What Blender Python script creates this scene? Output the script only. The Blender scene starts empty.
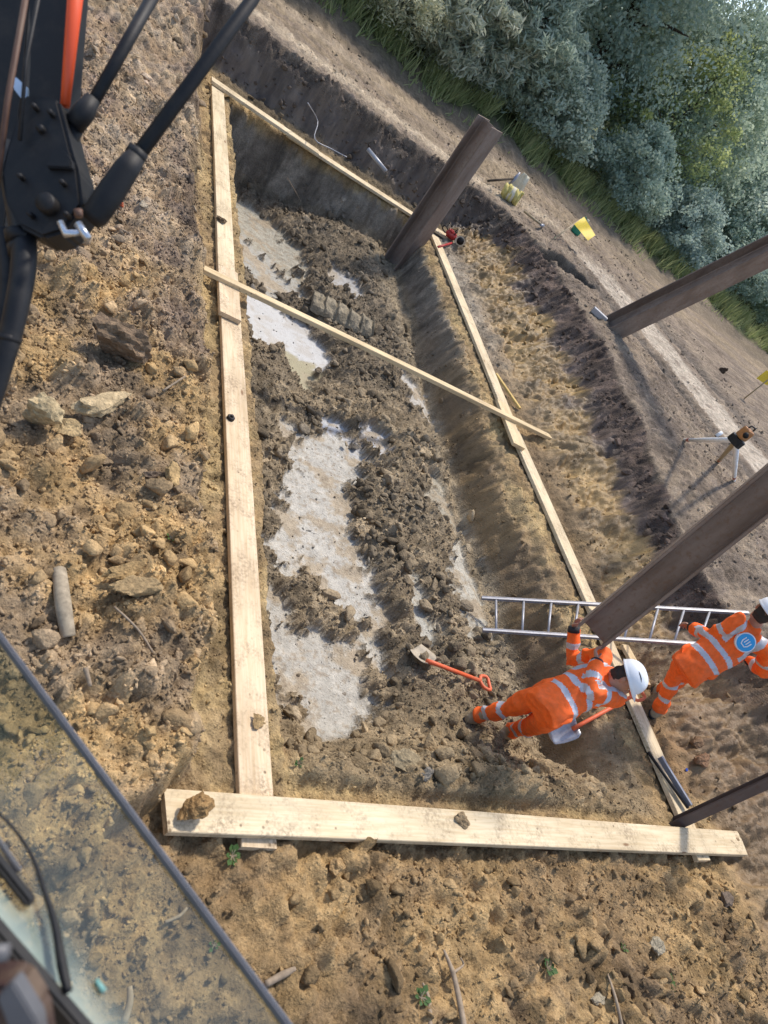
import bpy, bmesh, math, random
import numpy as np
from mathutils import Vector, Matrix, noise as mnoise

random.seed(7); RNG = np.random.default_rng(7)
S = bpy.context.scene
COL = S.collection
PI = math.pi

# ------------------------------------------------------------------ camera
EYE = 3.4                                   # lens height above the timber frame
FPX = 714.68
CAMROT = Matrix(((0.78572488, -0.28620643, -0.54838152),
                 (-0.1700703, 0.75240525, -0.63636659),
                 (0.59473734, 0.59327247, 0.54250831)))
EYEP = Vector((0, 0, EYE))

def ray(px, py):
    return CAMROT @ Vector((px - 384.0, -(py - 512.0), -FPX))
def at(px, py, z=0.0):                      # ground point of a sighting line at height z
    v = ray(px, py); return EYEP + v * ((z - EYE) / v.z)
def deep(px, py, d):                        # point d metres in front of the lens
    return EYEP + ray(px, py) * (d / FPX)
def reach(px, py, prev, L, far=True):       # point of a sighting line at distance L from prev
    v = ray(px, py).normalized(); w = EYEP - prev
    b = v.dot(w); c = w.dot(w) - L * L; D = b * b - c
    if D <= 0: return EYEP + v * (-b)
    return EYEP + v * (-b + (math.sqrt(D) if far else -math.sqrt(D)))

cam = bpy.data.cameras.new('camera'); camo = bpy.data.objects.new('camera', cam); COL.objects.link(camo)
camo.matrix_world = Matrix.Translation(EYEP) @ CAMROT.to_4x4()
cam.sensor_fit = 'VERTICAL'; cam.sensor_height = 36; cam.lens = FPX / 1024 * 36
cam.clip_start = 0.02; cam.clip_end = 2000
cam.dof.use_dof = True; cam.dof.focus_distance = 8.0; cam.dof.aperture_fstop = 4.0
S.camera = camo

# ------------------------------------------------------------------ light
SUN_H = Vector((0.60, 0.80, 0)); SUN_EL = math.radians(61)
sun_dir = Vector((SUN_H.x * math.cos(SUN_EL), SUN_H.y * math.cos(SUN_EL), math.sin(SUN_EL)))
W = bpy.data.worlds.new('World'); S.world = W; W.use_nodes = True
nt = W.node_tree; nt.nodes.clear()
sky = nt.nodes.new('ShaderNodeTexSky'); sky.sky_type = 'NISHITA'; sky.sun_disc = False
sky.sun_elevation = SUN_EL; sky.sun_rotation = math.atan2(SUN_H.x, SUN_H.y)
sky.air_density = 1.0; sky.dust_density = 1.6; sky.ozone_density = 1.0
bgn = nt.nodes.new('ShaderNodeBackground'); bgn.inputs['Strength'].default_value = 0.25
outw = nt.nodes.new('ShaderNodeOutputWorld')
nt.links.new(sky.outputs[0], bgn.inputs[0]); nt.links.new(bgn.outputs[0], outw.inputs[0])
sl = bpy.data.lights.new('sun', 'SUN'); sl.energy = 3.7; sl.angle = math.radians(5); sl.color = (1.0, 0.93, 0.83)
so = bpy.data.objects.new('sun', sl); COL.objects.link(so)
so.rotation_euler = (-sun_dir).to_track_quat('-Z', 'Y').to_euler()
S.view_settings.view_transform = 'Standard'; S.view_settings.look = 'None'
S.view_settings.exposure = 0; S.view_settings.gamma = 1
S.render.engine = 'CYCLES'
S.cycles.max_bounces = 8; S.cycles.diffuse_bounces = 5; S.cycles.transmission_bounces = 6; S.cycles.transparent_max_bounces = 12

# ------------------------------------------------------------------ tagging
def tag(o, label=None, cat=None, group=None, kind=None):
    if label: o['label'] = label
    if cat: o['category'] = cat
    if group: o['group'] = group
    if kind: o['kind'] = kind
    return o
def thing(name, loc, label, cat, group=None):
    o = bpy.data.objects.new(name, None); COL.objects.link(o); o.location = loc
    o.empty_display_size = 0.1
    bpy.context.view_layer.update()
    return tag(o, label, cat, group)
def link_mesh(name, me, mat=None, parent=None, smooth=False):
    o = bpy.data.objects.new(name, me); COL.objects.link(o)
    if mat is not None:
        for m in (mat if isinstance(mat, (list, tuple)) else [mat]): me.materials.append(m)
    if smooth: me.polygons.foreach_set('use_smooth', [True] * len(me.polygons))
    if parent is not None:
        o.parent = parent
        o.matrix_parent_inverse = parent.matrix_world.inverted()
    return o
def from_bm(name, bm, mat=None, parent=None, smooth=False):
    me = bpy.data.meshes.new(name); bm.to_mesh(me); bm.free()
    return link_mesh(name, me, mat, parent, smooth)
def recentre(o):                            # put a mesh thing's origin at its base
    me = o.data; n = len(me.vertices); a = np.empty(n * 3); me.vertices.foreach_get('co', a); a = a.reshape(-1, 3)
    c = np.array([a[:, 0].mean(), a[:, 1].mean(), a[:, 2].min()])
    me.vertices.foreach_set('co', (a - c).ravel()); o.location = Vector(c); me.update(); return o

# ------------------------------------------------------------------ materials
class N:
    def __init__(s, name):
        s.m = bpy.data.materials.new(name); s.m.use_nodes = True; s.t = s.m.node_tree
        s.b = s.t.nodes['Principled BSDF']; s.out = s.t.nodes['Material Output']
    def n(s, typ, **kw):
        x = s.t.nodes.new(typ)
        for k, v in kw.items():
            if k in x.inputs.keys() if hasattr(x.inputs, 'keys') else False: x.inputs[k].default_value = v
            else: setattr(x, k, v)
        return x
    def l(s, a, b): s.t.links.new(a, b)
    def coords(s, kind='Object', scale=(1, 1, 1)):
        tc = s.n('ShaderNodeTexCoord'); mp = s.n('ShaderNodeMapping'); mp.inputs['Scale'].default_value = scale
        s.l(tc.outputs[kind], mp.inputs['Vector']); return mp.outputs[0]
    def noise(s, vec, scale, detail=6, rough=0.6):
        x = s.n('ShaderNodeTexNoise'); x.inputs['Scale'].default_value = scale
        x.inputs['Detail'].default_value = detail; x.inputs['Roughness'].default_value = rough
        s.l(vec, x.inputs['Vector']); return x.outputs['Fac']
    def ramp(s, fac, stops):
        r = s.n('ShaderNodeValToRGB'); cr = r.color_ramp
        while len(cr.elements) < len(stops): cr.elements.new(0.5)
        for e, (p, c) in zip(cr.elements, stops):
            e.position = p; e.color = (c[0], c[1], c[2], 1) if not isinstance(c, (int, float)) else (c, c, c, 1)
        s.l(fac, r.inputs[0]); return r.outputs[0]
    def mix(s, fac, a, b, mode='MIX'):
        x = s.n('ShaderNodeMix'); x.data_type = 'RGBA'; x.blend_type = mode
        for sock, v in ((x.inputs[0], fac), (x.inputs[6], a), (x.inputs[7], b)):
            if isinstance(v, (int, float)): sock.default_value = v
            elif isinstance(v, tuple): sock.default_value = (*v, 1) if len(v) == 3 else v
            else: s.l(v, sock)
        return x.outputs[2]
    def bump(s, h, strength=0.4, dist=0.02, chain=None):
        x = s.n('ShaderNodeBump'); x.inputs['Strength'].default_value = strength; x.inputs['Distance'].default_value = dist
        s.l(h, x.inputs['Height'])
        if chain is not None: s.l(chain, x.inputs['Normal'])
        return x.outputs[0]
    def set(s, color=None, rough=None, normal=None, metal=None, spec=None):
        def put(name, v):
            if v is None: return
            if isinstance(v, (int, float)): s.b.inputs[name].default_value = v
            elif isinstance(v, tuple): s.b.inputs[name].default_value = (*v, 1)
            else: s.l(v, s.b.inputs[name])
        put('Base Color', color); put('Roughness', rough); put('Metallic', metal); put('Specular IOR Level', spec)
        if normal is not None: s.l(normal, s.b.inputs['Normal'])
        return s.m

def soil_mat(name, bump=1.0):
    k = N(name)
    ca = k.n('ShaderNodeAttribute'); ca.attribute_name = 'col'
    wa = k.n('ShaderNodeAttribute'); wa.attribute_name = 'wet'
    v = k.coords('Object')
    n1 = k.noise(v, 9, 8, .65); n2 = k.noise(v, 55, 5, .7); n3 = k.noise(v, 160, 3, .6)
    f1 = k.ramp(n1, [(.25, .62), (.5, .98), (.75, 1.38)])
    f2 = k.ramp(n2, [(.28, .58), (.5, 1.0), (.72, 1.42)])
    c = k.mix(1.0, ca.outputs['Color'], f1, 'MULTIPLY')
    c = k.mix(.85, c, f2, 'MULTIPLY')
    # wet patches keep an even colour
    c = k.mix(wa.outputs['Fac'], c, ca.outputs['Color'])
    vo = k.n('ShaderNodeTexVoronoi'); vo.inputs['Scale'].default_value = 38; k.l(v, vo.inputs['Vector'])
    st = k.ramp(vo.outputs['Distance'], [(.0, 1.0), (.45, .0)])
    inv = k.n('ShaderNodeMath', operation='MULTIPLY_ADD'); k.l(wa.outputs['Fac'], inv.inputs[0])
    inv.inputs[1].default_value = -.95; inv.inputs[2].default_value = 1.0
    h = k.n('ShaderNodeMath', operation='MULTIPLY_ADD'); k.l(n2, h.inputs[0]); h.inputs[1].default_value = 1.6; k.l(st, h.inputs[2])
    h2 = k.n('ShaderNodeMath', operation='MULTIPLY_ADD'); k.l(n3, h2.inputs[0]); h2.inputs[1].default_value = .5; k.l(h.outputs[0], h2.inputs[2])
    h3 = k.n('ShaderNodeMath', operation='MULTIPLY'); k.l(h2.outputs[0], h3.inputs[0]); k.l(inv.outputs[0], h3.inputs[1])
    b = k.bump(h3.outputs[0], .8 * bump, .014)
    r = k.n('ShaderNodeMapRange'); k.l(wa.outputs['Fac'], r.inputs[0]); r.inputs[3].default_value = .95; r.inputs[4].default_value = .3
    k.set(c, r.outputs[0], b, spec=.25)
    return k.m
M_SOIL = soil_mat('soil'); M_CLOD = soil_mat('soil_lump', .7)

def wood_mat(name, tint=(1, 1, 1), dirt=.45):
    k = N(name)
    v = k.coords('Object', (1.2, 22, 22)); v0 = k.coords('Object')
    oi = k.n('ShaderNodeObjectInfo')
    ad = k.n('ShaderNodeVectorMath', operation='ADD'); k.l(v, ad.inputs[0]); k.l(oi.outputs['Random'], ad.inputs[1])
    g = k.noise(ad.outputs[0], 2.4, 6, .65)
    lo = tuple(a * b for a, b in zip((.57, .44, .265), tint)); hi = tuple(a * b for a, b in zip((.72, .60, .41), tint))
    c = k.ramp(g, [(.3, lo), (.45, tuple((a + b) / 2 for a, b in zip(lo, hi))), (.62, hi)])
    lv = k.coords('Object', (.8, 3, 3)); big = k.noise(lv, 1.7, 3, .5)
    c = k.mix(1.0, c, k.ramp(big, [(.35, (.82, .80, .76)), (.6, (1.03, 1.02, 1.0))]), 'MULTIPLY')
    kv = k.coords('Object', (1.5, 5, 5)); vo = k.n('ShaderNodeTexVoronoi'); vo.inputs['Scale'].default_value = 1.3; k.l(kv, vo.inputs['Vector'])
    c = k.mix(k.ramp(vo.outputs['Distance'], [(.05, 1.0), (.10, 0.)]), c, (.24, .13, .06))
    d1 = k.noise(v0, 5, 6, .7); d2 = k.noise(v0, 48, 3, .6)
    dm = k.n('ShaderNodeMath', operation='MULTIPLY'); k.l(k.ramp(d1, [(.45, 0.), (.66, 1.)]), dm.inputs[0]); k.l(k.ramp(d2, [(.38, .05), (.62, 1.)]), dm.inputs[1])
    ds = k.n('ShaderNodeMath', operation='MULTIPLY'); k.l(dm.outputs[0], ds.inputs[0]); ds.inputs[1].default_value = dirt
    c = k.mix(ds.outputs[0], c, (.20, .14, .085))
    vd = k.n('ShaderNodeTexVoronoi'); vd.inputs['Scale'].default_value = 17; k.l(v0, vd.inputs['Vector'])
    dd = k.n('ShaderNodeMath', operation='MULTIPLY'); k.l(k.ramp(vd.outputs['Distance'], [(.10, 1.), (.20, 0.)]), dd.inputs[0]); k.l(k.ramp(k.noise(v0, 3.5, 4, .6), [(.46, 0.), (.6, .85)]), dd.inputs[1])
    c = k.mix(dd.outputs[0], c, (.17, .115, .065))
    k.set(c, .7, k.bump(g, .25, .004), spec=.25)
    return k.m
M_WOOD = wood_mat('pine_board', dirt=.7); M_WOODP = wood_mat('pink_pine_board', (1.0, .955, .96), .75); M_WOODC = wood_mat('batten_pine', (1.0, .95, .86), .3)
M_WOODY = wood_mat('yellow_lath', (.95, .82, .45), .3)

def steel_mat(name, a, b, rust, metal=.35):
    k = N(name); v = k.coords('Object', (3, 3, .7)); v2 = k.coords('Object')
    n1 = k.noise(v, 2.2, 8, .65); n2 = k.noise(v2, 26, 5, .65)
    c = k.ramp(n1, [(.3, a), (.68, b)])
    c = k.mix(k.ramp(n2, [(.5, 0.), (.75, .75)]), c, rust)
    k.set(c, k.ramp(n1, [(.3, .5), (.7, .75)]), k.bump(n2, .25, .004), metal, .4); return k.m
M_PILE = steel_mat('weathered_pile_steel', (.165, .122, .10), (.33, .265, .22), (.21, .12, .07))
M_PILE2 = steel_mat('dark_pile_steel', (.085, .065, .060), (.17, .135, .125), (.13, .08, .06))

def plain(name, col, rough=.5, metal=0., var=.18, scale=18, spec=.4, bump=.0):
    k = N(name); v = k.coords('Object'); n = k.noise(v, scale, 6, .62)
    c = k.mix(1.0, col, k.ramp(n, [(.3, 1 - var), (.7, 1 + var)]), 'MULTIPLY')
    k.set(c, rough, k.bump(n, bump, .004) if bump else None, metal, spec); return k.m
def dusty(name, col, rough=.55, metal=0., dust_haze=(.30, .22, .14), amt=.55, scale=7):
    k = N(name); v = k.coords('Object'); n = k.noise(v, scale, 8, .68); n2 = k.noise(v, scale * 6, 4, .6)
    c = k.mix(1.0, col, k.ramp(n2, [(.3, .86), (.7, 1.12)]), 'MULTIPLY')
    c = k.mix(k.ramp(n, [(.48, 0.), (.75, amt)]), c, dust_haze)
    k.set(c, rough, k.bump(n2, .15, .003), metal, .4); return k.m

M_ORANGE = dusty('hivis_orange_cloth', (.95, .135, .012), .75, amt=.22, scale=5)
M_REFL = plain('reflective_tape', (.50, .50, .53), .4, .15, .12, 40)
M_SKIN = plain('skin', (.40, .20, .13), .5, 0, .12, 30)
M_HAIR = plain('hair', (.03, .02, .015), .7, 0, .2, 60)
M_HELM = plain('white_helmet_shell', (.80, .81, .83), .32, 0, .04, 9, .5)
M_BOOT = dusty('muddy_boot', (.34, .25, .15), .85, amt=.8, dust_haze=(.30, .25, .17))
M_GLOVE = plain('black_cuff', (.02, .02, .025), .7)
M_ALU = dusty('aluminium', (.36, .36, .38), .5, .4, amt=.35)
M_SHAFT = dusty('orange_red_shaft', (.72, .13, .045), .5, amt=.35)
M_BLADE = dusty('steel_blade', (.40, .42, .46), .4, .5, amt=.55)
M_BLADEM = dusty('muddy_blade', (.42, .36, .27), .7, .1, amt=.7)
M_BLACK = dusty('black_paint', (.005, .005, .006), .6, 0, (.045, .036, .028), .45, 14)
M_RUBBER = dusty('black_rubber', (.006, .006, .007), .6, 0, (.09, .075, .06), .3, 12)
M_EXOR = plain('orange_machine_paint', (.86, .10, .022), .4, 0, .06, 5, .5)
M_CHROME = plain('bright_fitting', (.55, .57, .6), .28, .85)
M_RUSTY = dusty('brown_hose', (.11, .055, .035), .6, 0, (.2, .14, .09), .4)
M_TRIM = plain('window_trim_grey', (.13, .133, .15), .5, .1, .1, 30)
M_GREYP = plain('grey_plastic', (.11, .11, .115), .5, .1, .1, 30)
M_YEL = dusty('yellow_plastic', (.74, .53, .04), .6, amt=.3)
M_GREEN = plain('green_plastic', (.03, .22, .12), .5)
M_RED = dusty('red_plastic', (.38, .02, .02), .5, amt=.4)
M_WHITE = dusty('white_paint', (.78, .79, .8), .5, amt=.25)
M_CREAM = dusty('cream_cloth', (.62, .56, .42), .9, amt=.4)
M_TAN = dusty('tan_paint', (.36, .28, .17), .6, amt=.4)
M_PIPE = dusty('grey_pipe', (.24, .25, .29), .4, .4, amt=.25)
M_BLUE = plain('blue_scrap', (.03, .08, .42), .5)
M_LOGO = plain('blue_badge', (.04, .34, .68), .6, 0, .05)
M_BARK = plain('bark', (.075, .058, .042), .9, 0, .4, 9, .2, .6)
M_ROOT = plain('dead_root', (.30, .23, .16), .9, 0, .3, 25, .2, .5)
M_LOG = plain('weathered_log', (.33, .27, .19), .9, 0, .35, 22, .2, .6)
M_TERRA = plain('brick_red', (.42, .12, .07), .9, 0, .2)

def leaf_mat(name, lo, hi, trans=.35):
    k = N(name); g = k.n('ShaderNodeNewGeometry'); oi = k.n('ShaderNodeObjectInfo')
    c = k.ramp(g.outputs['Random Per Island'], [(0, lo), (1, hi)])
    c = k.mix(1.0, c, k.ramp(oi.outputs['Random'], [(0, (.8, .85, .92)), (1, (1.2, 1.12, .95))]), 'MULTIPLY')
    k.set(c, .6, spec=.25)
    tr = k.n('ShaderNodeBsdfTranslucent'); k.l(c, tr.inputs['Color'])
    mx = k.n('ShaderNodeMixShader'); mx.inputs[0].default_value = trans
    k.l(k.b.outputs[0], mx.inputs[1]); k.l(tr.outputs[0], mx.inputs[2]); k.l(mx.outputs[0], k.out.inputs['Surface']); return k.m
M_LEAFD = leaf_mat('dark_leaves', (.33, .43, .35), (.55, .63, .50), .5)
M_LEAFM = leaf_mat('mid_leaves', (.36, .45, .37), (.60, .66, .52), .5)
M_LEAFH = leaf_mat('hazy_leaves', (.48, .57, .47), (.70, .75, .62), .55)  # haze over the distant trees put into a paler leaf colour
M_LEAFP = leaf_mat('pale_leaves', (.42, .46, .33), (.70, .69, .53), .45)
M_LEAFY = leaf_mat('bright_leaves', (.28, .36, .18), (.48, .54, .26), .5)
M_GRASS = leaf_mat('grass_blades', (.19, .25, .10), (.44, .46, .24), .45)
M_SPRIG = leaf_mat('sprig_leaves', (.06, .12, .035), (.13, .22, .07))

def glass_mat():
    k = N('window_glass'); v = k.coords('Object')
    t = k.n('ShaderNodeBsdfTransparent'); t.inputs[0].default_value = (.72, .76, .66, 1)
    gl = k.n('ShaderNodeBsdfGlossy'); gl.inputs['Roughness'].default_value = .02
    m1 = k.n('ShaderNodeMixShader'); m1.inputs[0].default_value = .045; k.l(t.outputs[0], m1.inputs[1]); k.l(gl.outputs[0], m1.inputs[2])
    df = k.n('ShaderNodeBsdfDiffuse'); df.inputs[0].default_value = (.40, .49, .44, 1)  # thin dust, plus a teal reflection painted in as diffuse colour
    at_ = k.n('ShaderNodeAttribute'); at_.attribute_name = 'dust_haze'
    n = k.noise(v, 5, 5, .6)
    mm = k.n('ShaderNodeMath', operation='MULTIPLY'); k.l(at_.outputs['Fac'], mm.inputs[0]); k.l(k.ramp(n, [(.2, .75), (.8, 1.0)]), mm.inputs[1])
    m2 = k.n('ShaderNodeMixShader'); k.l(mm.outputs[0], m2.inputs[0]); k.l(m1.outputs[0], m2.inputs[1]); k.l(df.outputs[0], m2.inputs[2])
    k.l(m2.outputs[0], k.out.inputs['Surface']); return k.m
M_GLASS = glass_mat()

# ------------------------------------------------------------------ numpy noise
_P = RNG.permutation(512); _P = np.concatenate([_P, _P, _P])
_G = np.stack([np.cos(np.arange(512) * 2.399), np.sin(np.arange(512) * 2.399)], 1)
def pn(x, y, seed=0):
    x = np.asarray(x, float) + seed * 17.31; y = np.asarray(y, float) - seed * 9.77
    xi = np.floor(x).astype(np.int64); yi = np.floor(y).astype(np.int64); xf = x - xi; yf = y - yi
    u = xf ** 3 * (xf * (xf * 6 - 15) + 10); v = yf ** 3 * (yf * (yf * 6 - 15) + 10)
    def g(ix, iy, fx, fy):
        h = _P[(_P[(ix & 511)] + (iy & 511))] & 511; gr = _G[h]
        return gr[..., 0] * fx + gr[..., 1] * fy
    a = g(xi, yi, xf, yf); b = g(xi + 1, yi, xf - 1, yf); c = g(xi, yi + 1, xf, yf - 1); d = g(xi + 1, yi + 1, xf - 1, yf - 1)
    return ((a + u * (b - a)) * (1 - v) + (c + u * (d - c)) * v) * 1.5
def fbm(x, y, o=4, seed=0, gain=.5):
    s = 0; a = 1.; f = 1.
    for i in range(o):
        s = s + a * pn(x * f, y * f, seed + i * 3); a *= gain; f *= 2.03
    return s
def ridge(x, y, o=4, seed=0, gain=.55):
    s = 0; a = 1.; f = 1.
    for i in range(o):
        s = s + a * (1 - 2 * np.abs(pn(x * f, y * f, seed + i * 5))); a *= gain; f *= 2.1
    return s
def worley(x, y, seed=0):                   # distance to nearest feature and a cell value
    x = np.asarray(x, float); y = np.asarray(y, float)
    xi = np.floor(x).astype(np.int64); yi = np.floor(y).astype(np.int64)
    best = np.full(x.shape, 9.); sec = np.full(x.shape, 9.); val = np.zeros(x.shape)
    for dx in (-1, 0, 1):
        for dy in (-1, 0, 1):
            h = _P[_P[(xi + dx + seed * 7) & 511] + ((yi + dy + seed * 3) & 511)]
            px = xi + dx + ((h * 73) % 101) / 101.; py = yi + dy + ((h * 151) % 97) / 97.
            d = np.hypot(px - x, py - y); m = d < best
            sec = np.where(m, best, np.minimum(sec, d)); val = np.where(m, ((h * 37) % 113) / 113., val); best = np.where(m, d, best)
    return best, sec, val
def ss(t):
    t = np.clip(t, 0, 1); return t * t * (3 - 2 * t)
def polydist(x, y, pts):                    # signed distance, positive inside
    x = np.asarray(x, float); y = np.asarray(y, float); d = np.full(x.shape, 1e9); inside = np.zeros(x.shape, bool)
    n = len(pts)
    for i in range(n):
        x1, y1 = pts[i]; x2, y2 = pts[(i + 1) % n]
        ex, ey = x2 - x1, y2 - y1; t = np.clip(((x - x1) * ex + (y - y1) * ey) / (ex * ex + ey * ey + 1e-12), 0, 1)
        d = np.minimum(d, np.hypot(x - x1 - t * ex, y - y1 - t * ey))
        c = ((y1 > y) != (y2 > y)) & (x < ex * (y - y1) / (ey if abs(ey) > 1e-9 else 1e-9) + x1)
        inside ^= c
    return np.where(inside, d, -d)
def zfloor(y): return -0.60 - 0.047 * (np.asarray(y, float) - 1.5)
def poly(pix, z): return [tuple(at(px, py, z)[:2]) for px, py in pix]

FLATS = [
    (poly([(243, 296), (262, 298), (300, 330), (326, 366), (306, 372), (284, 352), (250, 336)], -.90), .85, (.50, .49, .465)),
    (poly([(284, 352), (306, 372), (316, 384), (300, 388), (290, 372)], -.90), .8, (.34, .30, .19)),
    (poly([(226, 185), (262, 215), (300, 262), (290, 285), (262, 262), (236, 228)], -1.0), .25, (.36, .33, .26)),
    (poly([(240, 232), (275, 268), (300, 300), (268, 296), (240, 262)], -.95), .5, (.37, .35, .30)),
    (poly([(330, 278), (352, 300), (342, 306), (322, 292)], -.95), .6, (.38, .36, .33)),
    (poly([(296, 428), (346, 432), (362, 470), (338, 492), (346, 520), (360, 580), (372, 628), (340, 610), (300, 575), (268, 548), (285, 515), (296, 470)], -.75), .35, (.46, .43, .37)),
    (poly([(264, 598), (290, 640), (330, 650), (368, 636), (352, 690), (346, 740), (312, 738), (285, 700), (262, 655)], -.70), .35, (.43, .40, .34)),
    (poly([(330, 428), (372, 440), (380, 452), (352, 448)], -.8), .5, (.48, .48, .48)),
    (poly([(396, 386), (412, 398), (424, 428), (408, 420)], -.85), .4, (.45, .42, .37)),
    (poly([(452, 540), (462, 560), (474, 610), (486, 632), (462, 628), (452, 600)], -.72), .3, (.44, .41, .34)),
    (poly([(405, 588), (414, 600), (424, 640), (414, 634)], -.7), .3, (.42, .40, .34)),
    (poly([(425, 485), (440, 500), (455, 530), (440, 530)], -.75), .2, (.38, .34, .26)),
]
EDGE_Y = np.array([-4., 0., 1., 2.5, 3.5, 4.2, 5.5, 7., 8.8, 11., 12.6])
EDGE_X = np.array([9.2, 8.6, 8.3, 7.9, 7.5, 7.25, 7.6, 7.95, 8.1, 8.1, 7.6])
PATH_A = (at(644, 340, .98), at(749, 469, .98)); PATH_B = (at(692, 368, .98), at(768, 458, .98))
def along(p, q, x, y):                      # signed distance from a line on plan
    dx, dy = q.x - p.x, q.y - p.y; L = math.hypot(dx, dy); return ((x - p.x) * dy - (y - p.y) * dx) / L

def terrain(x, y, want_col=False):
    x = np.asarray(x, float); y = np.asarray(y, float)
    wob = .10 * fbm(x * .9, y * .9, 3, 1) + .035 * fbm(x * 5, y * 5, 2, 2)
    big = fbm(x * .7, y * .7, 3, 5)
    # --- pit
    zf = -.60 - .047 * (y - 1.5) * (1 - .85 * ss((x - 3.2) / 2.))
    wl = (x - 2.2 + wob * .4) / .22; wr = (5.98 - x + .08 * fbm(x * .8, y * .8, 2, 1) + .03 * fbm(x * .7, y * 2.2, 3, 3)) / (.62 - .27 * ss((y - 6.5) / 2.5)); wn = (y - 1.52 + wob * .8) / .75; wf = (11.62 - y + wob * .3) / .3
    wr2 = np.where(wr < .55, wr * .5, .275 + (wr - .55) * 1.6)        # lower half of the right wall is steeper
    pit = np.minimum(np.minimum(ss(wl), ss(wr2)), np.minimum(ss(wn), ss(wf)))
    trench = np.exp(-((x - (5.45 + .1 * np.sin(y))) / .17) ** 2) * ss((y - 1.6) / 1.) * ss((11. - y) / 1.)
    z = pit * zf - .12 * trench * pit
    corner = ss((x - 4.9) / .7) * ss((2.9 - y) / .9) * pit
    z = z - .1 * corner
    inpit = pit
    # --- left spoil
    exl = np.where(y > 1.5, 1.675 + .03 * np.sin(y * 3) + .10 * ss((y - 4.3) / 1.5), 1.64 - .36 * ss((1.55 - y) / .5) - .1 * (1.5 - np.minimum(y, 1.5)))
    exl = exl + .05 * fbm(x * 0 + 2, y * 2.2, 4, 15, .6)
    ls = ss((exl + wob * .8 - x) / (.13 + .22 * ss((y - 5) / 2)))
    hl = .27 + .05 * np.clip(exl - x, 0, 3) + .55 * ss((y - 9.6) / 3.2) + .10 * big
    # --- bank
    xe = np.interp(y, EDGE_Y, EDGE_X) + .12 * fbm(x * .5, y * .9, 2, 1) + .03 * fbm(x * 2, y * 2.5, 2, 2)
    u = np.clip((x - 6.42) / (xe - 6.42), 0, 1)
    toe = 12.02; ve = 12.52 + .07 * fbm(x * .7, x * 0 + 3, 2, 8)
    v = np.clip((y - toe) / np.maximum(ve - toe, .15), 0, 1) * ss((x - 1.2) / .6)
    Hu = .80 + .20 * ss((x - 7.2) / 1.5) + .0 * y
    pu = np.where(u < .66, .46 * (u / .66) ** 1.1, .46 + .54 * ss((u - .66) / .34) ** .8)
    pv = .25 * v + .75 * ss((v - .25) / .75)
    up = np.maximum(pu, pv)
    # worn far edges of the world keep at the upper level
    bank = Hu * up
    upper = np.maximum(ss((u - .96) / .04), ss((v - .96) / .04))
    rise = .35 * ss((y - 15.8) / 2.5) + .02 * np.clip(y - 18, 0, 60)
    z = np.where(up > 0, np.maximum(z, bank), z)
    z = z * (1 - ls) + ls * np.maximum(z, hl)
    z = z + rise
    left = ls
    # ledge behind far plank
    # --- relief
    wx, wy = x + .06 * fbm(x * 3, y * 3, 2, 31) + .022 * fbm(x * 13, y * 13, 2, 33), y + .06 * fbm(x * 3, y * 3, 2, 37) + .022 * fbm(x * 13, y * 13, 2, 39)
    b1, s1, v1 = worley(wx * 2.6, wy * 2.6, 1); b2, s2, v2 = worley(wx * 7, wy * 7, 2); b3, s3, v3 = worley(wx * 17, wy * 17, 3)
    lump1 = np.clip(1 - b1 * 1.5, 0, 1) * v1 ** 2; lump2 = np.clip(1 - (b2 * 1.35) ** 2, 0, 1) * v2 ** 1.5; lump3 = np.clip(1 - (b3 * 1.35) ** 2, 0, 1) * v3 ** 1.5
    crk = np.clip(1 - (s2 - b2) * 6, 0, 1)
    fine = fbm(x * 9, y * 9, 4, 41, .6)
    flatw = np.zeros(x.shape); flat = np.zeros(x.shape); fcol = np.zeros(x.shape + (3,)); wet = np.zeros(x.shape)
    edge_n = .20 * fbm(x * 3.2, y * 3.2, 6, 51, .68)
    near = (x > 1.5) & (x < 7) & (y > 1) & (y < 12.5)
    for pts, w, c in FLATS:
        d = polydist(x, y, pts) + edge_n * (.6 if w > .7 else 1.)
        d = d + .09; m = ss((d + .05) / .10) * near
        fcol = fcol * (1 - m[..., None]) + np.array(c) * m[..., None]; wet = wet * (1 - m) + w * m; flat = np.maximum(flat, m); flatw = np.maximum(flatw, ss((d + .30) / .38) * near)
    flat = flat * ss((pit - .7) / .25)
    heap = ss((fbm(x * .8, y * .8, 3, 61) + .35) / .8)
    lay = ss((x - 2.2) / .3)
    ridgec = np.exp(-((x - (3.95 + .15 * np.sin(y * 1.3))) / .75) ** 2)
    ramp = ss((2.5 - y) / .4) * ss((x - 2.2) / .15) * ss((y - 1.47) / .08) * ss((5.9 - x) / .2)
    a_pit = np.maximum(inpit, ramp) * (1 - flat) * (1 - .75 * flatw)
    z = z + a_pit * (.03 + .05 * heap + .08 * ridgec + .06 * lump1 + .06 * lump2 + .032 * lump3 + .02 * fine) * ss((5.6 - x) / .5)
    z = z - flat * .02 + flat * (1 - np.clip(wet * 1.3, 0, 1)) * (.012 * fine + .012 * lump3)
    lt = left
    pl = .2 + 1.1 * ss(fbm(x * 1.2 + 5, y * 1.2, 3, 173) * 1.3 + .5)
    z = z + lt * (.15 * lump1 * pl * (1 - .5 * ss((y - 5) / 2.)) + pl * (.08 * lump2 + .03 * lump3) + .04 * fine - .03 * crk * pl * (1 - ss((y - 6) / 2)))
    pm = .25 + 1.0 * ss(fbm(x * 1.4, y * 1.4, 3, 171) * 1.3 + .5)
    ng = (1 - inpit) * (1 - lt) * (1 - np.clip(up * 30, 0, 1)) * ss((1.5 - y) / .15)
    ledge = (1 - inpit) * (1 - lt) * (1 - np.clip(up * 30, 0, 1)) * (1 - ss((1.5 - y) / .15))
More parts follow.
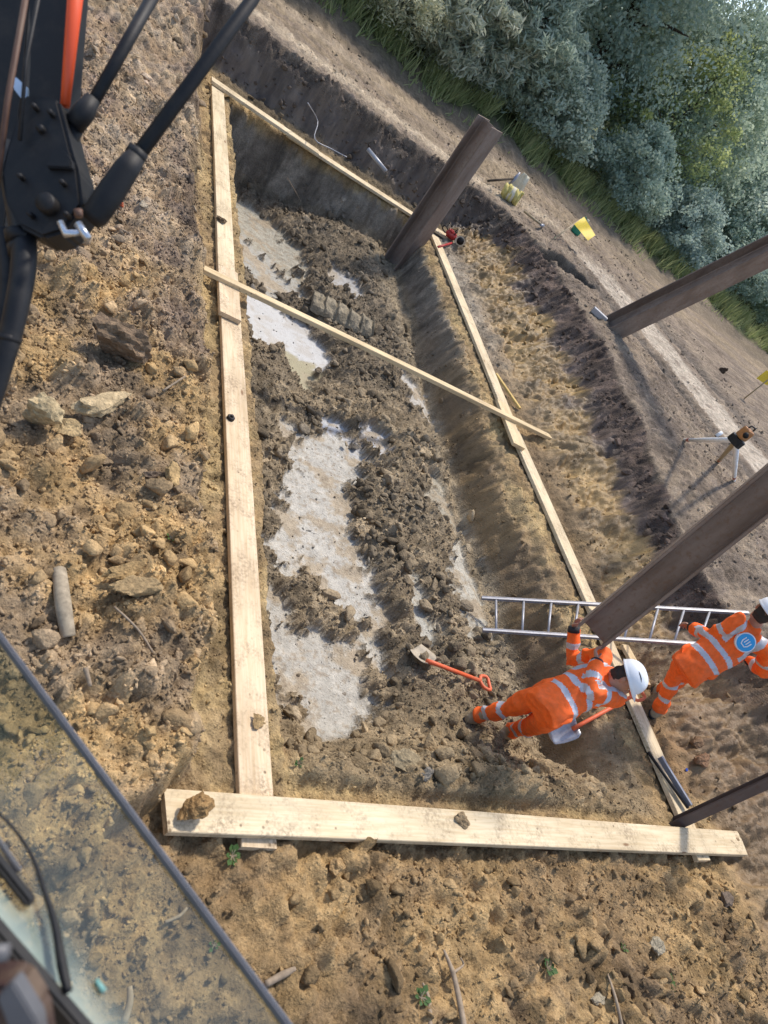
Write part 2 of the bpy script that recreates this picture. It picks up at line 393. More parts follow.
    z = z + ng * (-.045 + pm * (.075 * lump2 + .034 * lump3) + .03 * fine + .05 * big + .10 * pm * lump1 * ss((1.0 - y) / .5))
    z = z + ledge * (-.03 + .018 * fine + .015 * lump3)
    onb = np.clip(up * 8, 0, 1) * (1 - upper)
    gx = fbm(x * 1.2 + y * .5, y * 2.3 - x * .6, 5, 71, .6); gf = ridge(x * 2.2 + y * .7, y * 3.4 - x * .9, 3, 75)
    topd = ss((up - .55) / .3); n_w = fbm(x * 1.1, y * 1.1, 3, 167)
    crev = np.clip(ridge(x * 1.5 + .5 * n_w, y * 1.9 + .5 * n_w, 5, 161, .6) - .55, 0, 1.2)
    z = z + onb * (.10 * gx + .02 * fine * topd + .012 * lump3 - .06 * crev + .03 * fbm(x * 3, y * 3, 3, 163, .5) * topd)
    z = z - .10 * ss((x - 6.3) / .3) * ss((3.6 - y) / 1.2) * onb * ridge(x * 1.3, y * 1.3, 3, 79) * .4
    wall = ss(pit / .15) * (1 - ss((pit - .6) / .35)) * np.maximum(ss((x - 4.8) / .3), ss((y - 10.6) / .5))
    z = z + wall * (.07 * fbm(x * 3.5, y * .9, 5, 83, .6) + .03 * ridge(x * 6, y * 1.3, 3, 87) - .03)
    soft = (1 - lt) * (1 - flat) * (1 - upper)
    z = z + soft * (.014 * fbm(x * 14, y * 14, 3, 151, .6) + .016 * lump3 + .02 * lump2 * ss(big + .5)) + wall * (.035 * lump2 + .02 * fine)
    # ruts, tracks on the upper level
    upm = upper * (1 - lt)
    pa = along(PATH_A[0], PATH_A[1], x, y); pb = along(PATH_B[0], PATH_B[1], x, y)
    s = (pa + .12 * fbm(x * .8, y * .8, 3, 91))
    wpath = abs(along(PATH_A[0], PATH_A[1], PATH_B[0].x, PATH_B[0].y)); sgn = 1 if along(PATH_A[0], PATH_A[1], PATH_B[0].x, PATH_B[0].y) > 0 else -1
    s = s * sgn
    path = ss(s / .15) * ss((wpath * .85 - s) / .2) * ss((13.3 - y) / 1.5)
    rut1 = np.exp(-((s + .35) / .22) ** 2) * ss((12.5 - y) / 1.5); rut2 = np.exp(-((s - wpath - .5) / .35) ** 2) * ss((13.5 - y) / 1.5)
    z = z + upm * (.016 * fine + .02 * lump3 + .045 * lump2 * (1 - path) * v2 - .06 * rut1 - .09 * rut2)
    hr = np.exp(-((y - 13.15 - .1 * wob) / .33) ** 2) + np.exp(-((y - 14.9) / .45) ** 2) * .5
    z = z + upm * .035 * fbm(x * 1., y * 5, 3, 95) * ss((y - 13.4) / .5)
    # slot in the upper ground
    hp = poly([(541, 243), (560, 254), (598, 289), (590, 290), (566, 272)], .98)
    hd = polydist(x, y, hp) if x.size > 1 else np.full(x.shape, -1.)
    slot = ss((hd + .02) / .10); z = z - upm * .5 * slot
    if not want_col: return z
    # --- colour
    mud = ss((fbm(x * 2.2, y * 2.2, 5, 131, .65) - .02) / .45) * (1 - np.clip(wet - .5, 0, 1) * 1.9); speck = ss((fbm(x * 16, y * 16, 3, 137, .6) - .25) / .3) * (1 - np.clip(wet - .5, 0, 1) * 1.9)
    fcol = fcol * (1 - .85 * mud[..., None]) + np.array((.37, .295, .20)) * .85 * mud[..., None]; fcol = fcol * (1 - .6 * speck[..., None]) + np.array((.27, .21, .14)) * .6 * speck[..., None]
    n1 = fbm(x * 1.3, y * 1.3, 5, 101, .6); n2 = fbm(x * 4, y * 4, 4, 107, .6); t1 = ss(n1 * .9 + .5)[..., None]; t2 = ss(n2 * .9 + .5)[..., None]
    C = lambda *c: np.array(c)
    mixc = lambda a, b, t: a * (1 - t) + b * t
    ochre = C(.51, .35, .18); grey = C(.39, .292, .192); dark = C(.20, .145, .095); purple = C(.34, .255, .19)
    spoil_low = mixc(mixc(ochre, grey, t1), dark, .55 * ss((n2 * 1.2))[..., None])
    spoil_up = mixc(C(.46, .36, .255), purple, t1); spoil_up = mixc(spoil_up, ochre, .35 * t2)
    spoil = mixc(spoil_low, spoil_up, ss((y - 4.2 + n1) / 1.6)[..., None])
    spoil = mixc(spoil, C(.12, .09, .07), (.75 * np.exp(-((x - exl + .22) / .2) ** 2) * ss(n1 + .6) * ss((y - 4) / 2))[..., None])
    clay = mixc(C(.52, .385, .205), C(.41, .29, .16), t1); clay = mixc(clay, C(.24, .18, .115), .5 * t2)
    nearc = mixc(mixc(C(.44, .305, .16), C(.32, .222, .125), t1), dark, (.7 * ss((.62 - y + .35 * n1) / .45) * ss(n2 + .6))[..., None])
    floorc = mixc(mixc(C(.34, .265, .175), C(.46, .365, .245), t2), C(.20, .165, .12), .55 * t1)
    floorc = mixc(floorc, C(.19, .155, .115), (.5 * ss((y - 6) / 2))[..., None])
    floorc = mixc(floorc, C(.42, .31, .18), (.6 * ss((3.0 - y) / 1.2))[..., None])
    floorc = mixc(floorc, C(.44, .36, .25), (.6 * ss((x - 4.9) / .3) * ss((y - 2.5) / 1))[..., None])
    wallc = mixc(C(.32, .225, .125), C(.20, .145, .09), t1); wallc = mixc(wallc, mixc(C(.36, .31, .245), C(.22, .185, .145), t2), ss((y - 6.5) / 3)[..., None])
    wallc = mixc(wallc, C(.25, .165, .09), (ss((3.4 - y) / 1.))[..., None])
    bankc = mixc(C(.38, .262, .13), C(.28, .195, .105), t1); bankc = mixc(bankc, C(.15, .12, .09), (.6 * ss(gf * .5)))if False else mixc(bankc, C(.17, .13, .085), (.55 * ss(gx + .3))[..., None])
    bankc = mixc(bankc, mixc(C(.105, .08, .066), C(.19, .142, .115), t2), ss((up - .44 + .20 * n1) / .22)[..., None])
    bankc = mixc(bankc, C(.21, .145, .09), (.75 * ss((3.8 - y) / 1.2))[..., None])
    bankc = mixc(bankc, mixc(C(.11, .088, .072), C(.17, .135, .105), t2), (ss((y - 11.9) / .25) * ss((v - .05) / .2))[..., None])
    upc = mixc(C(.31, .245, .18), C(.20, .155, .118), t1); upc = mixc(upc, C(.38, .31, .235), .35 * t2); upc = mixc(upc, C(.19, .15, .125), (.6 * ss(n2 * 1.3 - .1))[..., None])
    upc = mixc(upc, C(.17, .135, .105), (.6 * ss((s * -1 - 0) / .3) * ss((y * 0 + 1)) * ss(n1 + .3) * ss((12 - y) / 1))[..., None])
    upc = mixc(upc, mixc(C(.58, .50, .40), C(.40, .33, .26), ss(n2 * 1.2)[..., None]), (.85 * path)[..., None]); upc = mixc(upc, C(.12, .105, .09), (.75 * np.clip(rut1 + rut2, 0, 1))[..., None])
    upc = mixc(upc, C(.54, .44, .32), (.85 * np.clip(hr, 0, 1) * ss((10.5 - x) / 2))[..., None])
    rr = ss(fbm(x * .5, y * 3, 3, 121) + .5) * ss((y - 13.3) / .5)
    upc = mixc(upc, C(.33, .255, .165), (.6 * rr)[..., None]); upc = mixc(upc, C(.16, .13, .095), (.5 * ss((y - 15.2) / 1))[..., None])
    upc = mixc(upc, C(.13, .14, .06), ss((y - 17.0 + n1 * .5) / .6)[..., None]); upc = mixc(upc, C(.03, .026, .018), (upm * slot)[..., None])
    col = mixc(clay, nearc, ss((1.5 - y) / .15)[..., None])
    ledgeright = ss((x - 5.9) / .3); col = mixc(col, wallc * 1.15, (ledgeright * ss((y - 1.6) / .2))[..., None])
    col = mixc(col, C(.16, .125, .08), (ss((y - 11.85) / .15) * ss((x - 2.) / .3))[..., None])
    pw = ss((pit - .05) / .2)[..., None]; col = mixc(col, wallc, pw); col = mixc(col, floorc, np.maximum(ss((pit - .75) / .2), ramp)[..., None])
    col = mixc(col, np.where(wet[..., None] >= 0, fcol, 0), flat[..., None])
    ob = np.clip(up * 6, 0, 1)[..., None]; col = mixc(col, bankc, ob); col = mixc(col, upc, upm[..., None])
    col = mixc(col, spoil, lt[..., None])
    # every clod has its own tone
    col = col * (1 + .35 * (v2 - .5) * (1 - flat))[..., None] * (1 - .25 * crk * (1 - flat) * (lt + inpit * .6))[..., None]
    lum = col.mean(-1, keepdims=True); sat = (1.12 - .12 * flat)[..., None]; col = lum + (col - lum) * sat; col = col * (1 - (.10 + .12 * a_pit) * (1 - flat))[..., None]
    col = col * (1 - .34 * ss(fbm(x * 2.3 + 9, y * 2.3, 5, 181, .62) * 1.5 - .1) * (1 - flat) * (1 - upm * .6))[..., None]
    damp = np.clip(onb * (1 - topd) * .75 + wall * .55 * ss((9.5 - y) / 1.5), 0, .75)
    return z, np.clip(col, .01, .8), np.maximum(wet * flat, damp * (1 - flat)), dict(pit=np.maximum(inpit, ramp), flat=flat, left=lt, bank=onb, upper=upm, near=ng, up=up, path=path, ridgec=ridgec)

def zt(x, y):
    return float(terrain(np.array([x, x]), np.array([y, y]))[0])
def land(px, py, z0=0.0, it=14):            # point of a sighting line on the modelled ground
    z = z0
    for i in range(it):
        p = at(px, py, z); z = .5 * z + .5 * zt(p.x, p.y)
    return at(px, py, z)

# ------------------------------------------------------------------ ground sheet
def axis(a, b, step, lo, hi, g=1.07):
    mid = list(np.arange(a, b + 1e-6, step)); s = step; L = []; p = a
    while p > lo: s *= g; p -= s; L.append(p)
    s = step; R = []; p = mid[-1]
    while p < hi: s *= g; p += s; R.append(p)
    return np.array(L[::-1] + mid + R)
ax_ = axis(-.4, 10.4, .0175, -400, 600); ay_ = axis(-.2, 13.0, .018, -400, 900)
X, Y = np.meshgrid(ax_, ay_); Z, CC, WET, MSK = terrain(X, Y, True)
nx, ny = len(ax_), len(ay_)
me = bpy.data.meshes.new('ground')
nv = nx * ny; me.vertices.add(nv); me.vertices.foreach_set('co', np.stack([X, Y, Z], -1).astype(np.float32).ravel())
ii = (np.arange(ny - 1)[:, None] * nx + np.arange(nx - 1)[None, :]).ravel()
quads = np.stack([ii, ii + 1, ii + nx + 1, ii + nx], 1).astype(np.int32); nq = len(quads)
me.loops.add(nq * 4); me.loops.foreach_set('vertex_index', quads.ravel())
me.polygons.add(nq); me.polygons.foreach_set('loop_start', np.arange(0, nq * 4, 4, dtype=np.int32)); me.polygons.foreach_set('loop_total', np.full(nq, 4, np.int32))
me.update()
def add_attr(me, col, wet):
    a = me.attributes.new('col', 'FLOAT_COLOR', 'POINT'); a.data.foreach_set('color', np.concatenate([col, np.ones((len(col), 1))], 1).astype(np.float32).ravel())
    w = me.attributes.new('wet', 'FLOAT', 'POINT'); w.data.foreach_set('value', wet.astype(np.float32))
add_attr(me, CC.reshape(-1, 3), WET.ravel())
ground = link_mesh('ground', me, M_SOIL, smooth=True); tag(ground, kind='structure')
print('ground', nv)

# ------------------------------------------------------------------ rubble
def ico(sub):
    bm = bmesh.new(); bmesh.ops.create_icosphere(bm, subdivisions=sub, radius=1)
    v = np.array([x.co[:] for x in bm.verts]); f = np.array([[q.index for q in p.verts] for p in bm.faces]); bm.free(); return v, f
ICO1, ICF1 = ico(1); ICO2, ICF2 = ico(2); ICOM, ICFM = ico(3); ICO3, ICF3 = ico(4)
def rock_shape(seed, verts, planes=9, rough=.10, squash=(1, 1, .7), lo=.34, hi=.92):
    r = np.random.default_rng(seed); v = verts.copy(); d = np.full(len(v), 1.25)
    for i in range(planes):
        n = r.normal(size=3); n /= np.linalg.norm(n); off = r.uniform(lo, hi); c = v @ n
        d = np.where(c > .05, np.minimum(d, off / np.maximum(c, .05)), d)
    out = v * d[:, None]
    nn = np.array([mnoise.fractal(Vector(p * 2.2) + Vector((seed, 0, 0)), 1.0, 2.0, 3) for p in out])
    out = out * (1 + rough * nn[:, None]) * np.array(squash); return out
ROCKS = [rock_shape(i, ICO2, 10 + i % 5, .16, (1, random.uniform(.55, .95), random.uniform(.32, .75)), .42, .85) for i in range(24)]

ROCKSM = [rock_shape(60 + i, ICOM, 11 + i % 5, .14, (1, random.uniform(.55, .95), random.uniform(.35, .75)), .40, .80) for i in range(24)]
ROCKS1 = [rock_shape(i, ICO1, 7, .3, (1, random.uniform(.65, 1), random.uniform(.5, .85))) for i in range(24)]
def scatter(name, pts, sizes, tones, mat, kind_label):
    zz, col, wet, _ = terrain(pts[:, 0], pts[:, 1], True)
    Vs, Fs, Cs, off = [], [], [], 0
    for lib, fc, sel in ((ROCKS1, ICF1, sizes < .022), (ROCKS, ICF2, (sizes >= .022) & (sizes < .038)), (ROCKSM, ICFM, sizes >= .038)):
        P, s, c, z = pts[sel], sizes[sel], np.clip(col[sel] * tones[sel][:, None], .01, .7), zz[sel]; n = len(P)
        if n == 0: continue
        lib = np.array(lib); nb = lib.shape[1]; q = RNG.normal(size=(n, 4)) * np.array([1, .35, .35, 1]); q /= np.linalg.norm(q, axis=1)[:, None]
        w, x, y, zq = q.T
        R = np.stack([1 - 2 * (y * y + zq * zq), 2 * (x * y - w * zq), 2 * (x * zq + w * y), 2 * (x * y + w * zq), 1 - 2 * (x * x + zq * zq), 2 * (y * zq - w * x),
                      2 * (x * zq - w * y), 2 * (y * zq + w * x), 1 - 2 * (x * x + y * y)], 1).reshape(n, 3, 3)
        v = np.einsum('nij,nkj->nki', R, lib[RNG.integers(0, 24, n)]) * s[:, None, None]
        v += np.stack([P[:, 0], P[:, 1], z + s * .2], 1)[:, None, :]
        Vs.append(v.reshape(-1, 3)); Fs.append((fc[None] + (np.arange(n) * nb)[:, None, None] + off).reshape(-1, 3)); Cs.append(np.repeat(c, nb, 0)); off += n * nb
    Vv = np.concatenate(Vs).astype(np.float32); F = np.concatenate(Fs).astype(np.int32); Cc = np.concatenate(Cs); m = len(F)
    me = bpy.data.meshes.new(name); me.vertices.add(len(Vv)); me.vertices.foreach_set('co', Vv.ravel())
    me.loops.add(m * 3); me.loops.foreach_set('vertex_index', F.ravel()); me.polygons.add(m)
    me.polygons.foreach_set('loop_start', np.arange(0, m * 3, 3, dtype=np.int32)); me.polygons.foreach_set('loop_total', np.full(m, 3, np.int32)); me.update()
    add_attr(me, Cc, np.zeros(len(Vv))); o = link_mesh(name, me, mat); tag(o, kind_label, 'soil lumps', kind='stuff'); return o

def sample(n, x0, x1, y0, y1, dens, smin, smax, power=2.4, clump=0, tone=(.7, 1.35), keep=None):
    pts = np.stack([RNG.uniform(x0, x1, n), RNG.uniform(y0, y1, n)], 1)
    z, c, w, m = terrain(pts[:, 0], pts[:, 1], True)
    p = dens(pts[:, 0], pts[:, 1], m)
    if clump: p = p * ss((fbm(pts[:, 0] * clump, pts[:, 1] * clump, 3, 201) + .45) / .9)
    k = RNG.uniform(size=n) < p
    pts = pts[k]; u = RNG.uniform(size=len(pts)); s = (smin ** (1 - power) + u * (smax ** (1 - power) - smin ** (1 - power))) ** (1 / (1 - power))
    t = RNG.uniform(tone[0], tone[1], len(pts)); return pts, s, t
def add_scatter(name, label, parts, mat=M_CLOD):
    P = np.concatenate([p[0] for p in parts]); s = np.concatenate([p[1] for p in parts]); t = np.concatenate([p[2] for p in parts])
    # keep the boards' beds clear of the large lumps
    on = np.zeros(len(P), bool)
    for (x0, x1, y0, y1) in ((2.0, 2.32, 1.1, 11.9), (1.4, 7.1, 1.1, 1.5), (5.85, 6.35, 1.1, 11.8), (1.9, 6.5, 11.5, 11.95)):
        on |= (P[:, 0] > x0) & (P[:, 0] < x1) & (P[:, 1] > y0) & (P[:, 1] < y1)
    k = ~(on & (s > .018)); print(name, k.sum()); return scatter(name, P[k], s[k], t[k], mat, label)
add_scatter('spoil_rubble', 'loose ochre and grey lumps of soil covering the left spoil bank', [
    sample(420, -.2, 1.7, .6, 5.6, lambda x, y, m: m['left'] * .55, .04, .11, 1.8, .9, (.75, 1.15)),
    sample(9000, -.6, 1.75, -.1, 12.5, lambda x, y, m: m['left'] * np.where(y < 5, .9, .55), .012, .10, 2.7, 1.3),
    sample(26000, -.3, 1.75, .3, 9, lambda x, y, m: m['left'] * .95, .006, .024, 2.2, 0, (.78, 1.25))])
add_scatter('pit_rubble', 'broken brown and grey clay lumps heaped on the pit floor', [
    sample(1500, 2.3, 5.6, 1.7, 11.4, lambda x, y, m: (m['pit'] > .6) * (1 - m['flat']) * (.25 + .5 * m['ridgec']), .04, .12, 1.9, 1.0, (.55, 1.15)),
    sample(9000, 2.2, 5.7, 1.6, 11.6, lambda x, y, m: m['pit'] * (1 - m['flat']) * np.where(x > 4.95, .12, .5 + .5 * m['ridgec']), .016, .12, 2.1, 1.1, (.7, 1.25)),
    sample(26000, 2.2, 5.9, 1.5, 11.6, lambda x, y, m: m['pit'] * (1 - m['flat']) * np.where(x > 4.95, .45, .95), .007, .026, 2.1, 0, (.72, 1.3)),
    sample(4000, 2.2, 5.0, 1.6, 9, lambda x, y, m: m['flat'] * .22, .005, .024, 2.0, 0, (.3, .75))])
add_scatter('near_rubble', 'small stones and clods strewn over the ground before the near board', [
    sample(30000, 1.2, 8.5, -.6, 1.5, lambda x, y, m: m['near'] * .8, .004, .04, 2.5, 1.0, (.75, 1.2)),
    sample(2600, 1.2, 8.5, -.6, 1.35, lambda x, y, m: m['near'] * (.3 + .6 * ss((.8 - y) / .5)), .02, .085, 2.4, 1.2, (.5, 1.1))])
add_scatter('bank_rubble', 'crumbs of topsoil and gravel on the right bank and upper ground', [
    sample(9000, 1.62, 2.3, 1.4, 11.8, lambda x, y, m: (1 - m['left']) * (1 - m['pit']) * .5, .005, .03, 2.3, 1.2, (.6, 1.3)),
    sample(9000, 5.6, 7.0, 1.4, 11.8, lambda x, y, m: (1 - m['upper']) * .4, .005, .03, 2.3, 1.2, (.6, 1.3)),
    sample(14000, 6.3, 9, 0, 12.6, lambda x, y, m: m['bank'] * (.10 + .9 * ss((m['up'] - .42) / .3)), .012, .09, 2.3, 1.0, (.6, 1.3)),
    sample(16000, 2.1, 6.1, 1.6, 11.9, lambda x, y, m: ((m['pit'] > .03) & (m['pit'] < .92)) * .8 * ss((y - 3.5) / 2), .006, .05, 2.4, 1.2, (.65, 1.3)),
    sample(1500, 2.0, 8, 11.9, 12.8, lambda x, y, m: m['bank'] * .6, .015, .09, 2.3, 0, (.6, 1.3)),
    sample(22000, 3, 14, 3, 16, lambda x, y, m: m['upper'] * (1 - .85 * m['path']) * .75, .008, .055, 2.6, .9, (.6, 1.5))])

# ------------------------------------------------------------------ mesh helpers
def add_box(bm, c, size, M=None):
    g = bmesh.ops.create_cube(bm, size=1); 
    for v in g['verts']:
        v.co = Vector((v.co.x * size[0], v.co.y * size[1], v.co.z * size[2])) + Vector(c)
        if M is not None: v.co = M @ v.co
    return g['verts']
def frame_for(d, ref=None):
    d = d.normalized(); ref = ref or Vector((0, 0, 1))
    if abs(d.dot(ref)) > .98: ref = Vector((1, 0, 0))
    a = (ref - d * ref.dot(d)).normalized(); return a, d.cross(a)
def add_tube(bm, pts, radii, n=10, ref=None, caps=True, sub=0):
    pts = [Vector(p) for p in pts]
    if isinstance(radii, (int, float)): radii = [radii] * len(pts)
    if sub:                                                        # smooth curve through the points
        P, R = [], []
        for i in range(len(pts) - 1):
            p0 = pts[max(i - 1, 0)]; p1 = pts[i]; p2 = pts[i + 1]; p3 = pts[min(i + 2, len(pts) - 1)]
            for k in range(sub):
                t = k / sub
                P.append(.5 * ((2 * p1) + (p2 - p0) * t + (2 * p0 - 5 * p1 + 4 * p2 - p3) * t * t + (3 * p1 - p0 - 3 * p2 + p3) * t ** 3))
                ra, rb = radii[i], radii[i + 1]
                R.append(tuple(u * (1 - t) + w * t for u, w in zip(ra, rb)) if isinstance(ra, tuple) else ra * (1 - t) + rb * t)
        P.append(pts[-1]); R.append(radii[-1]); pts, radii = P, R
    rings = []; a = None
    for i, p in enumerate(pts):
        d = (pts[min(i + 1, len(pts) - 1)] - pts[max(i - 1, 0)]).normalized()
        if ref is not None: a, b = frame_for(d, ref)
        elif a is None: a, b = frame_for(d)
        else:
            a = (a - d * a.dot(d)); a = a.normalized() if a.length > 1e-6 else frame_for(d)[0]; b = d.cross(a)
        r = radii[i]; ra, rb = r if isinstance(r, tuple) else (r, r)
        rings.append([bm.verts.new(p + a * (ra * math.cos(2 * PI * k / n)) + b * (rb * math.sin(2 * PI * k / n))) for k in range(n)])
    for r0, r1 in zip(rings[:-1], rings[1:]):
        for k in range(n): bm.faces.new((r0[k], r0[(k + 1) % n], r1[(k + 1) % n], r1[k]))
    if caps: bm.faces.new(rings[0][::-1]); bm.faces.new(rings[-1])
    return rings
def tube_obj(name, pts, radii, mat, parent=None, n=10, ref=None, sub=0, smooth=True):
    bm = bmesh.new(); add_tube(bm, pts, radii, n, ref, True, sub); bmesh.ops.recalc_face_normals(bm, faces=bm.faces)
    return from_bm(name, bm, mat, parent, smooth)
def add_prism(bm, outline, h0, h1, M=Matrix()):                     # outline in local xy, extruded in z
    lo = [bm.verts.new(M @ Vector((x, y, h0))) for x, y in outline]; hi = [bm.verts.new(M @ Vector((x, y, h1))) for x, y in outline]
    n = len(outline); bm.faces.new(lo[::-1]); bm.faces.new(hi)
    for i in range(n): bm.faces.new((lo[i], lo[(i + 1) % n], hi[(i + 1) % n], hi[i]))
def basis(origin, x, z):
    x = x.normalized(); z = (z - x * z.dot(x)).normalized(); y = z.cross(x)
    M = Matrix((x, y, z)).transposed().to_4x4(); M.translation = origin; return M
def bevel_all(bm, w, seg=2):
    bmesh.ops.bevel(bm, geom=list(bm.edges), offset=w, segments=seg, affect='EDGES', profile=.6, clamp_overlap=True)
def remeshed(bm, voxel, smooth_it=0):
    me = bpy.data.meshes.new('t'); bm.to_mesh(me); bm.free(); o = bpy.data.objects.new('t', me); COL.objects.link(o)
    m = o.modifiers.new('r', 'REMESH'); m.mode = 'VOXEL'; m.voxel_size = voxel
    if smooth_it: s = o.modifiers.new('s', 'SMOOTH'); s.iterations = smooth_it; s.factor = .5
    dg = bpy.context.evaluated_depsgraph_get(); dg.update(); out = bpy.data.meshes.new_from_object(o.evaluated_get(dg))
    bpy.data.objects.remove(o); bpy.data.meshes.remove(me); return out
def coords(me):
    a = np.empty(len(me.vertices) * 3); me.vertices.foreach_get('co', a); return a.reshape(-1, 3)
def push(me, fn):                                                   # displace along normals
    c = coords(me); nrm = np.empty(len(me.vertices) * 3); me.vertices.foreach_get('normal', nrm); nrm = nrm.reshape(-1, 3)
    c += nrm * fn(c)[:, None]; me.vertices.foreach_set('co', c.ravel()); me.update()
def n3(c, f, seed=0, o=3): return np.array([mnoise.fractal(Vector(p * f) + Vector((seed, seed * 1.7, 0)), 1.0, 2.0, o) for p in c])

# ------------------------------------------------------------------ timber frame
def board(name, p, q, width, thick, mat, label, cat='board', up=Vector((0, 0, 1)), warp=.004, bev=.004, skew0=0, skew1=0):
    L = (q - p).length; bm = bmesh.new(); n = max(6, int(L / .12)); R = []
    for i in range(n + 1):
        x = L * i / n; w = warp * math.sin(x * 1.1 + L) ; u = warp * .8 * math.sin(x * .8 + 1.3)
        b = bev; hw, ht = width / 2, thick / 2; ring = []
        for yy, zz in ((-hw + b, -ht), (hw - b, -ht), (hw, -ht + b), (hw, ht - b), (hw - b, ht), (-hw + b, ht), (-hw, ht - b), (-hw, -ht + b)):
            xs = x + (skew0 * yy if i == 0 else 0) + (skew1 * yy if i == n else 0)
            ring.append(bm.verts.new((xs, yy + u, zz + w)))
        R.append(ring)
    for a, c in zip(R[:-1], R[1:]):
        for k in range(8): bm.faces.new((a[k], c[k], c[(k + 1) % 8], a[(k + 1) % 8]))
    bm.faces.new(R[0]); bm.faces.new(R[-1][::-1]); bmesh.ops.recalc_face_normals(bm, faces=bm.faces)
    o = from_bm(name, bm, mat); o.matrix_world = basis(p, q - p, up); return tag(o, label, cat)
T = .046
def zat(px, py, z): return at(px, py, z)
zb = .022
board('timber_board', zat(258.5, 849, zb), zat(229, 303, zb), .205, T, M_WOODP, 'long pinkish board on the left edge of the pit, ending under the near board', skew0=.02)
board('timber_board', zat(227.6, 300, zb), zat(217, 88, zb), .19, T, M_WOOD, 'far board on the left edge of the pit, ending at the far corner')
board('timber_board', zat(226.5, 270, zb + T), zat(229.3, 318, zb + T), .215, T, M_WOODP, 'short splice board laid over the joint in the left edge, beneath the thin batten')
board('timber_board', zat(434, 236, zb), zat(511, 424, zb), .19, T, M_WOOD, 'far board on the right edge of the pit, starting behind the short steel pile')
board('timber_board', zat(512, 427, zb), zat(703, 861, zb), .19, T, M_WOOD, 'near board on the right edge of the pit, passing behind the bending worker')
board('timber_board', zat(501, 403, zb + T), zat(518, 447, zb + T), .20, T, M_WOODC, 'short splice board over the joint in the right edge, beneath the batten end')
board('timber_board', zat(164, 812, zb + T), zat(741, 843.5, zb + T), .205, T + .004, M_WOOD, 'wide pale board across the near end of the pit with two clods on it', skew0=-.12, skew1=.18)
board('timber_board', zat(211, 80, zb + T), zat(318, 153, zb + T), .17, T, M_WOOD, 'left board across the dark far end of the pit')
board('timber_board', zat(286, 133, zb), zat(457, 244, zb), .17, T, M_WOOD, 'right board across the far end of the pit, running behind the short pile')
board('timber_batten', zat(203, 269, zb + 2 * T + .003), zat(550, 437, zb + 2 * T + .003), .085, .05, M_WOODC, 'long thin batten laid diagonally across the pit over both side boards', 'batten', warp=.006)
board('timber_lath', land(494, 376, .1) + Vector((0, 0, .04)), land(518, 410, .1) + Vector((0, 0, .03)), .05, .03, M_WOODY, 'short yellow lath lying on the bank beside the right edge boards', 'lath')
board('timber_offcut', land(620, 648, .1) + Vector((0, 0, .05)), land(642, 688, .1) + Vector((0, 0, .05)), .12, .04, M_WOODC, 'short wooden offcut with a red mark next to the white helmet', 'offcut')

# ------------------------------------------------------------------ steel piles
def pile_dir(px0, px1):                     # nearest to vertical direction that shows along this sighting plane
    n = ray(*px0).cross(ray(*px1)).normalized(); d = Vector((0, 0, 1)) - n * n.z; return d.normalized()
def pile(P0, d, L, b, yaw, label, mat=M_PILE, tf=.024, tw=.016):
    t = thing('steel_pile', P0, label, 'pile'); x = Vector((math.cos(yaw), math.sin(yaw), 0)); M = basis(P0, x - d * x.dot(d), d)
    rr = .012
    for s in (-1, 1):
        bm = bmesh.new(); o = [(s * (b / 2 - tf), -b / 2), (s * b / 2, -b / 2), (s * b / 2, b / 2), (s * (b / 2 - tf), b / 2)]
        segs = 24
        for k in range(1): add_prism(bm, o if s > 0 else o[::-1], 0, L, M)
        bmesh.ops.recalc_face_normals(bm, faces=bm.faces); bmesh.ops.bevel(bm, geom=[e for e in bm.edges if abs((e.verts[0].co - e.verts[1].co).normalized().dot(d)) > .9], offset=.005, segments=2, affect='EDGES')
        from_bm('flange', bm, mat, t)
    bm = bmesh.new(); w = b / 2 - tf + .001; f = .014
    add_prism(bm, [(-w, -tw / 2 - f), (-w + f, -tw / 2), (w - f, -tw / 2), (w, -tw / 2 - f), (w, tw / 2 + f), (w - f, tw / 2), (-w + f, tw / 2), (-w, tw / 2 + f)], .002, L - .002, M)
    bmesh.ops.recalc_face_normals(bm, faces=bm.faces); from_bm('web', bm, mat, t); return t
def yaw_to_cam(P, off): return math.atan2(-P.y, -P.x) + math.radians(off)
P1 = at(394, 266, -.66); d1 = pile_dir((394, 266), (490.5, 124)); top1 = None
def len_to(P, d, px, py):                   # length so that the top shows at this height of the picture
    best = None
    for i in range(20, 900):
        q = P + d * i * .01; v = CAMROT.transposed() @ (q - EYEP); x = 384 + v.x * FPX / -v.z; y = 512 - v.y * FPX / -v.z
        e = math.hypot(x - px, y - py)
        if best is None or e < best[0]: best = (e, i * .01)
    return best[1]
pile(P1, d1, len_to(P1, d1, 490.5, 124), .34, yaw_to_cam(P1, 58), 'short steel pile standing in the far right corner of the pit', M_PILE)
P2 = land(610, 326, 1.0) - Vector((0, 0, .15)); d2 = pile_dir((610, 326), (768, 248))
pile(P2, d2, 5.0, .33, yaw_to_cam(P2, 40), 'steel pile leaning on the upper ground in front of the dark trees', M_PILE)
P3 = at(594, 632, .72); d3 = pile_dir((594, 632), (768, 490))
pile(P3, d3, max(2.5, len_to(P3, d3, 790, 466)), .26, yaw_to_cam(P3, 97), 'thick steel pile held at its foot by the bending worker', M_PILE)
P4 = at(666, 828, -.1); d4 = pile_dir((666, 828), (768, 781))
pile(P4 - d4 * .5, d4, .5 + len_to(P4, d4, 800, 768), .085, yaw_to_cam(P4, 25), 'slim dark steel pile rising behind the right end of the near board', M_PILE2, .014, .010)

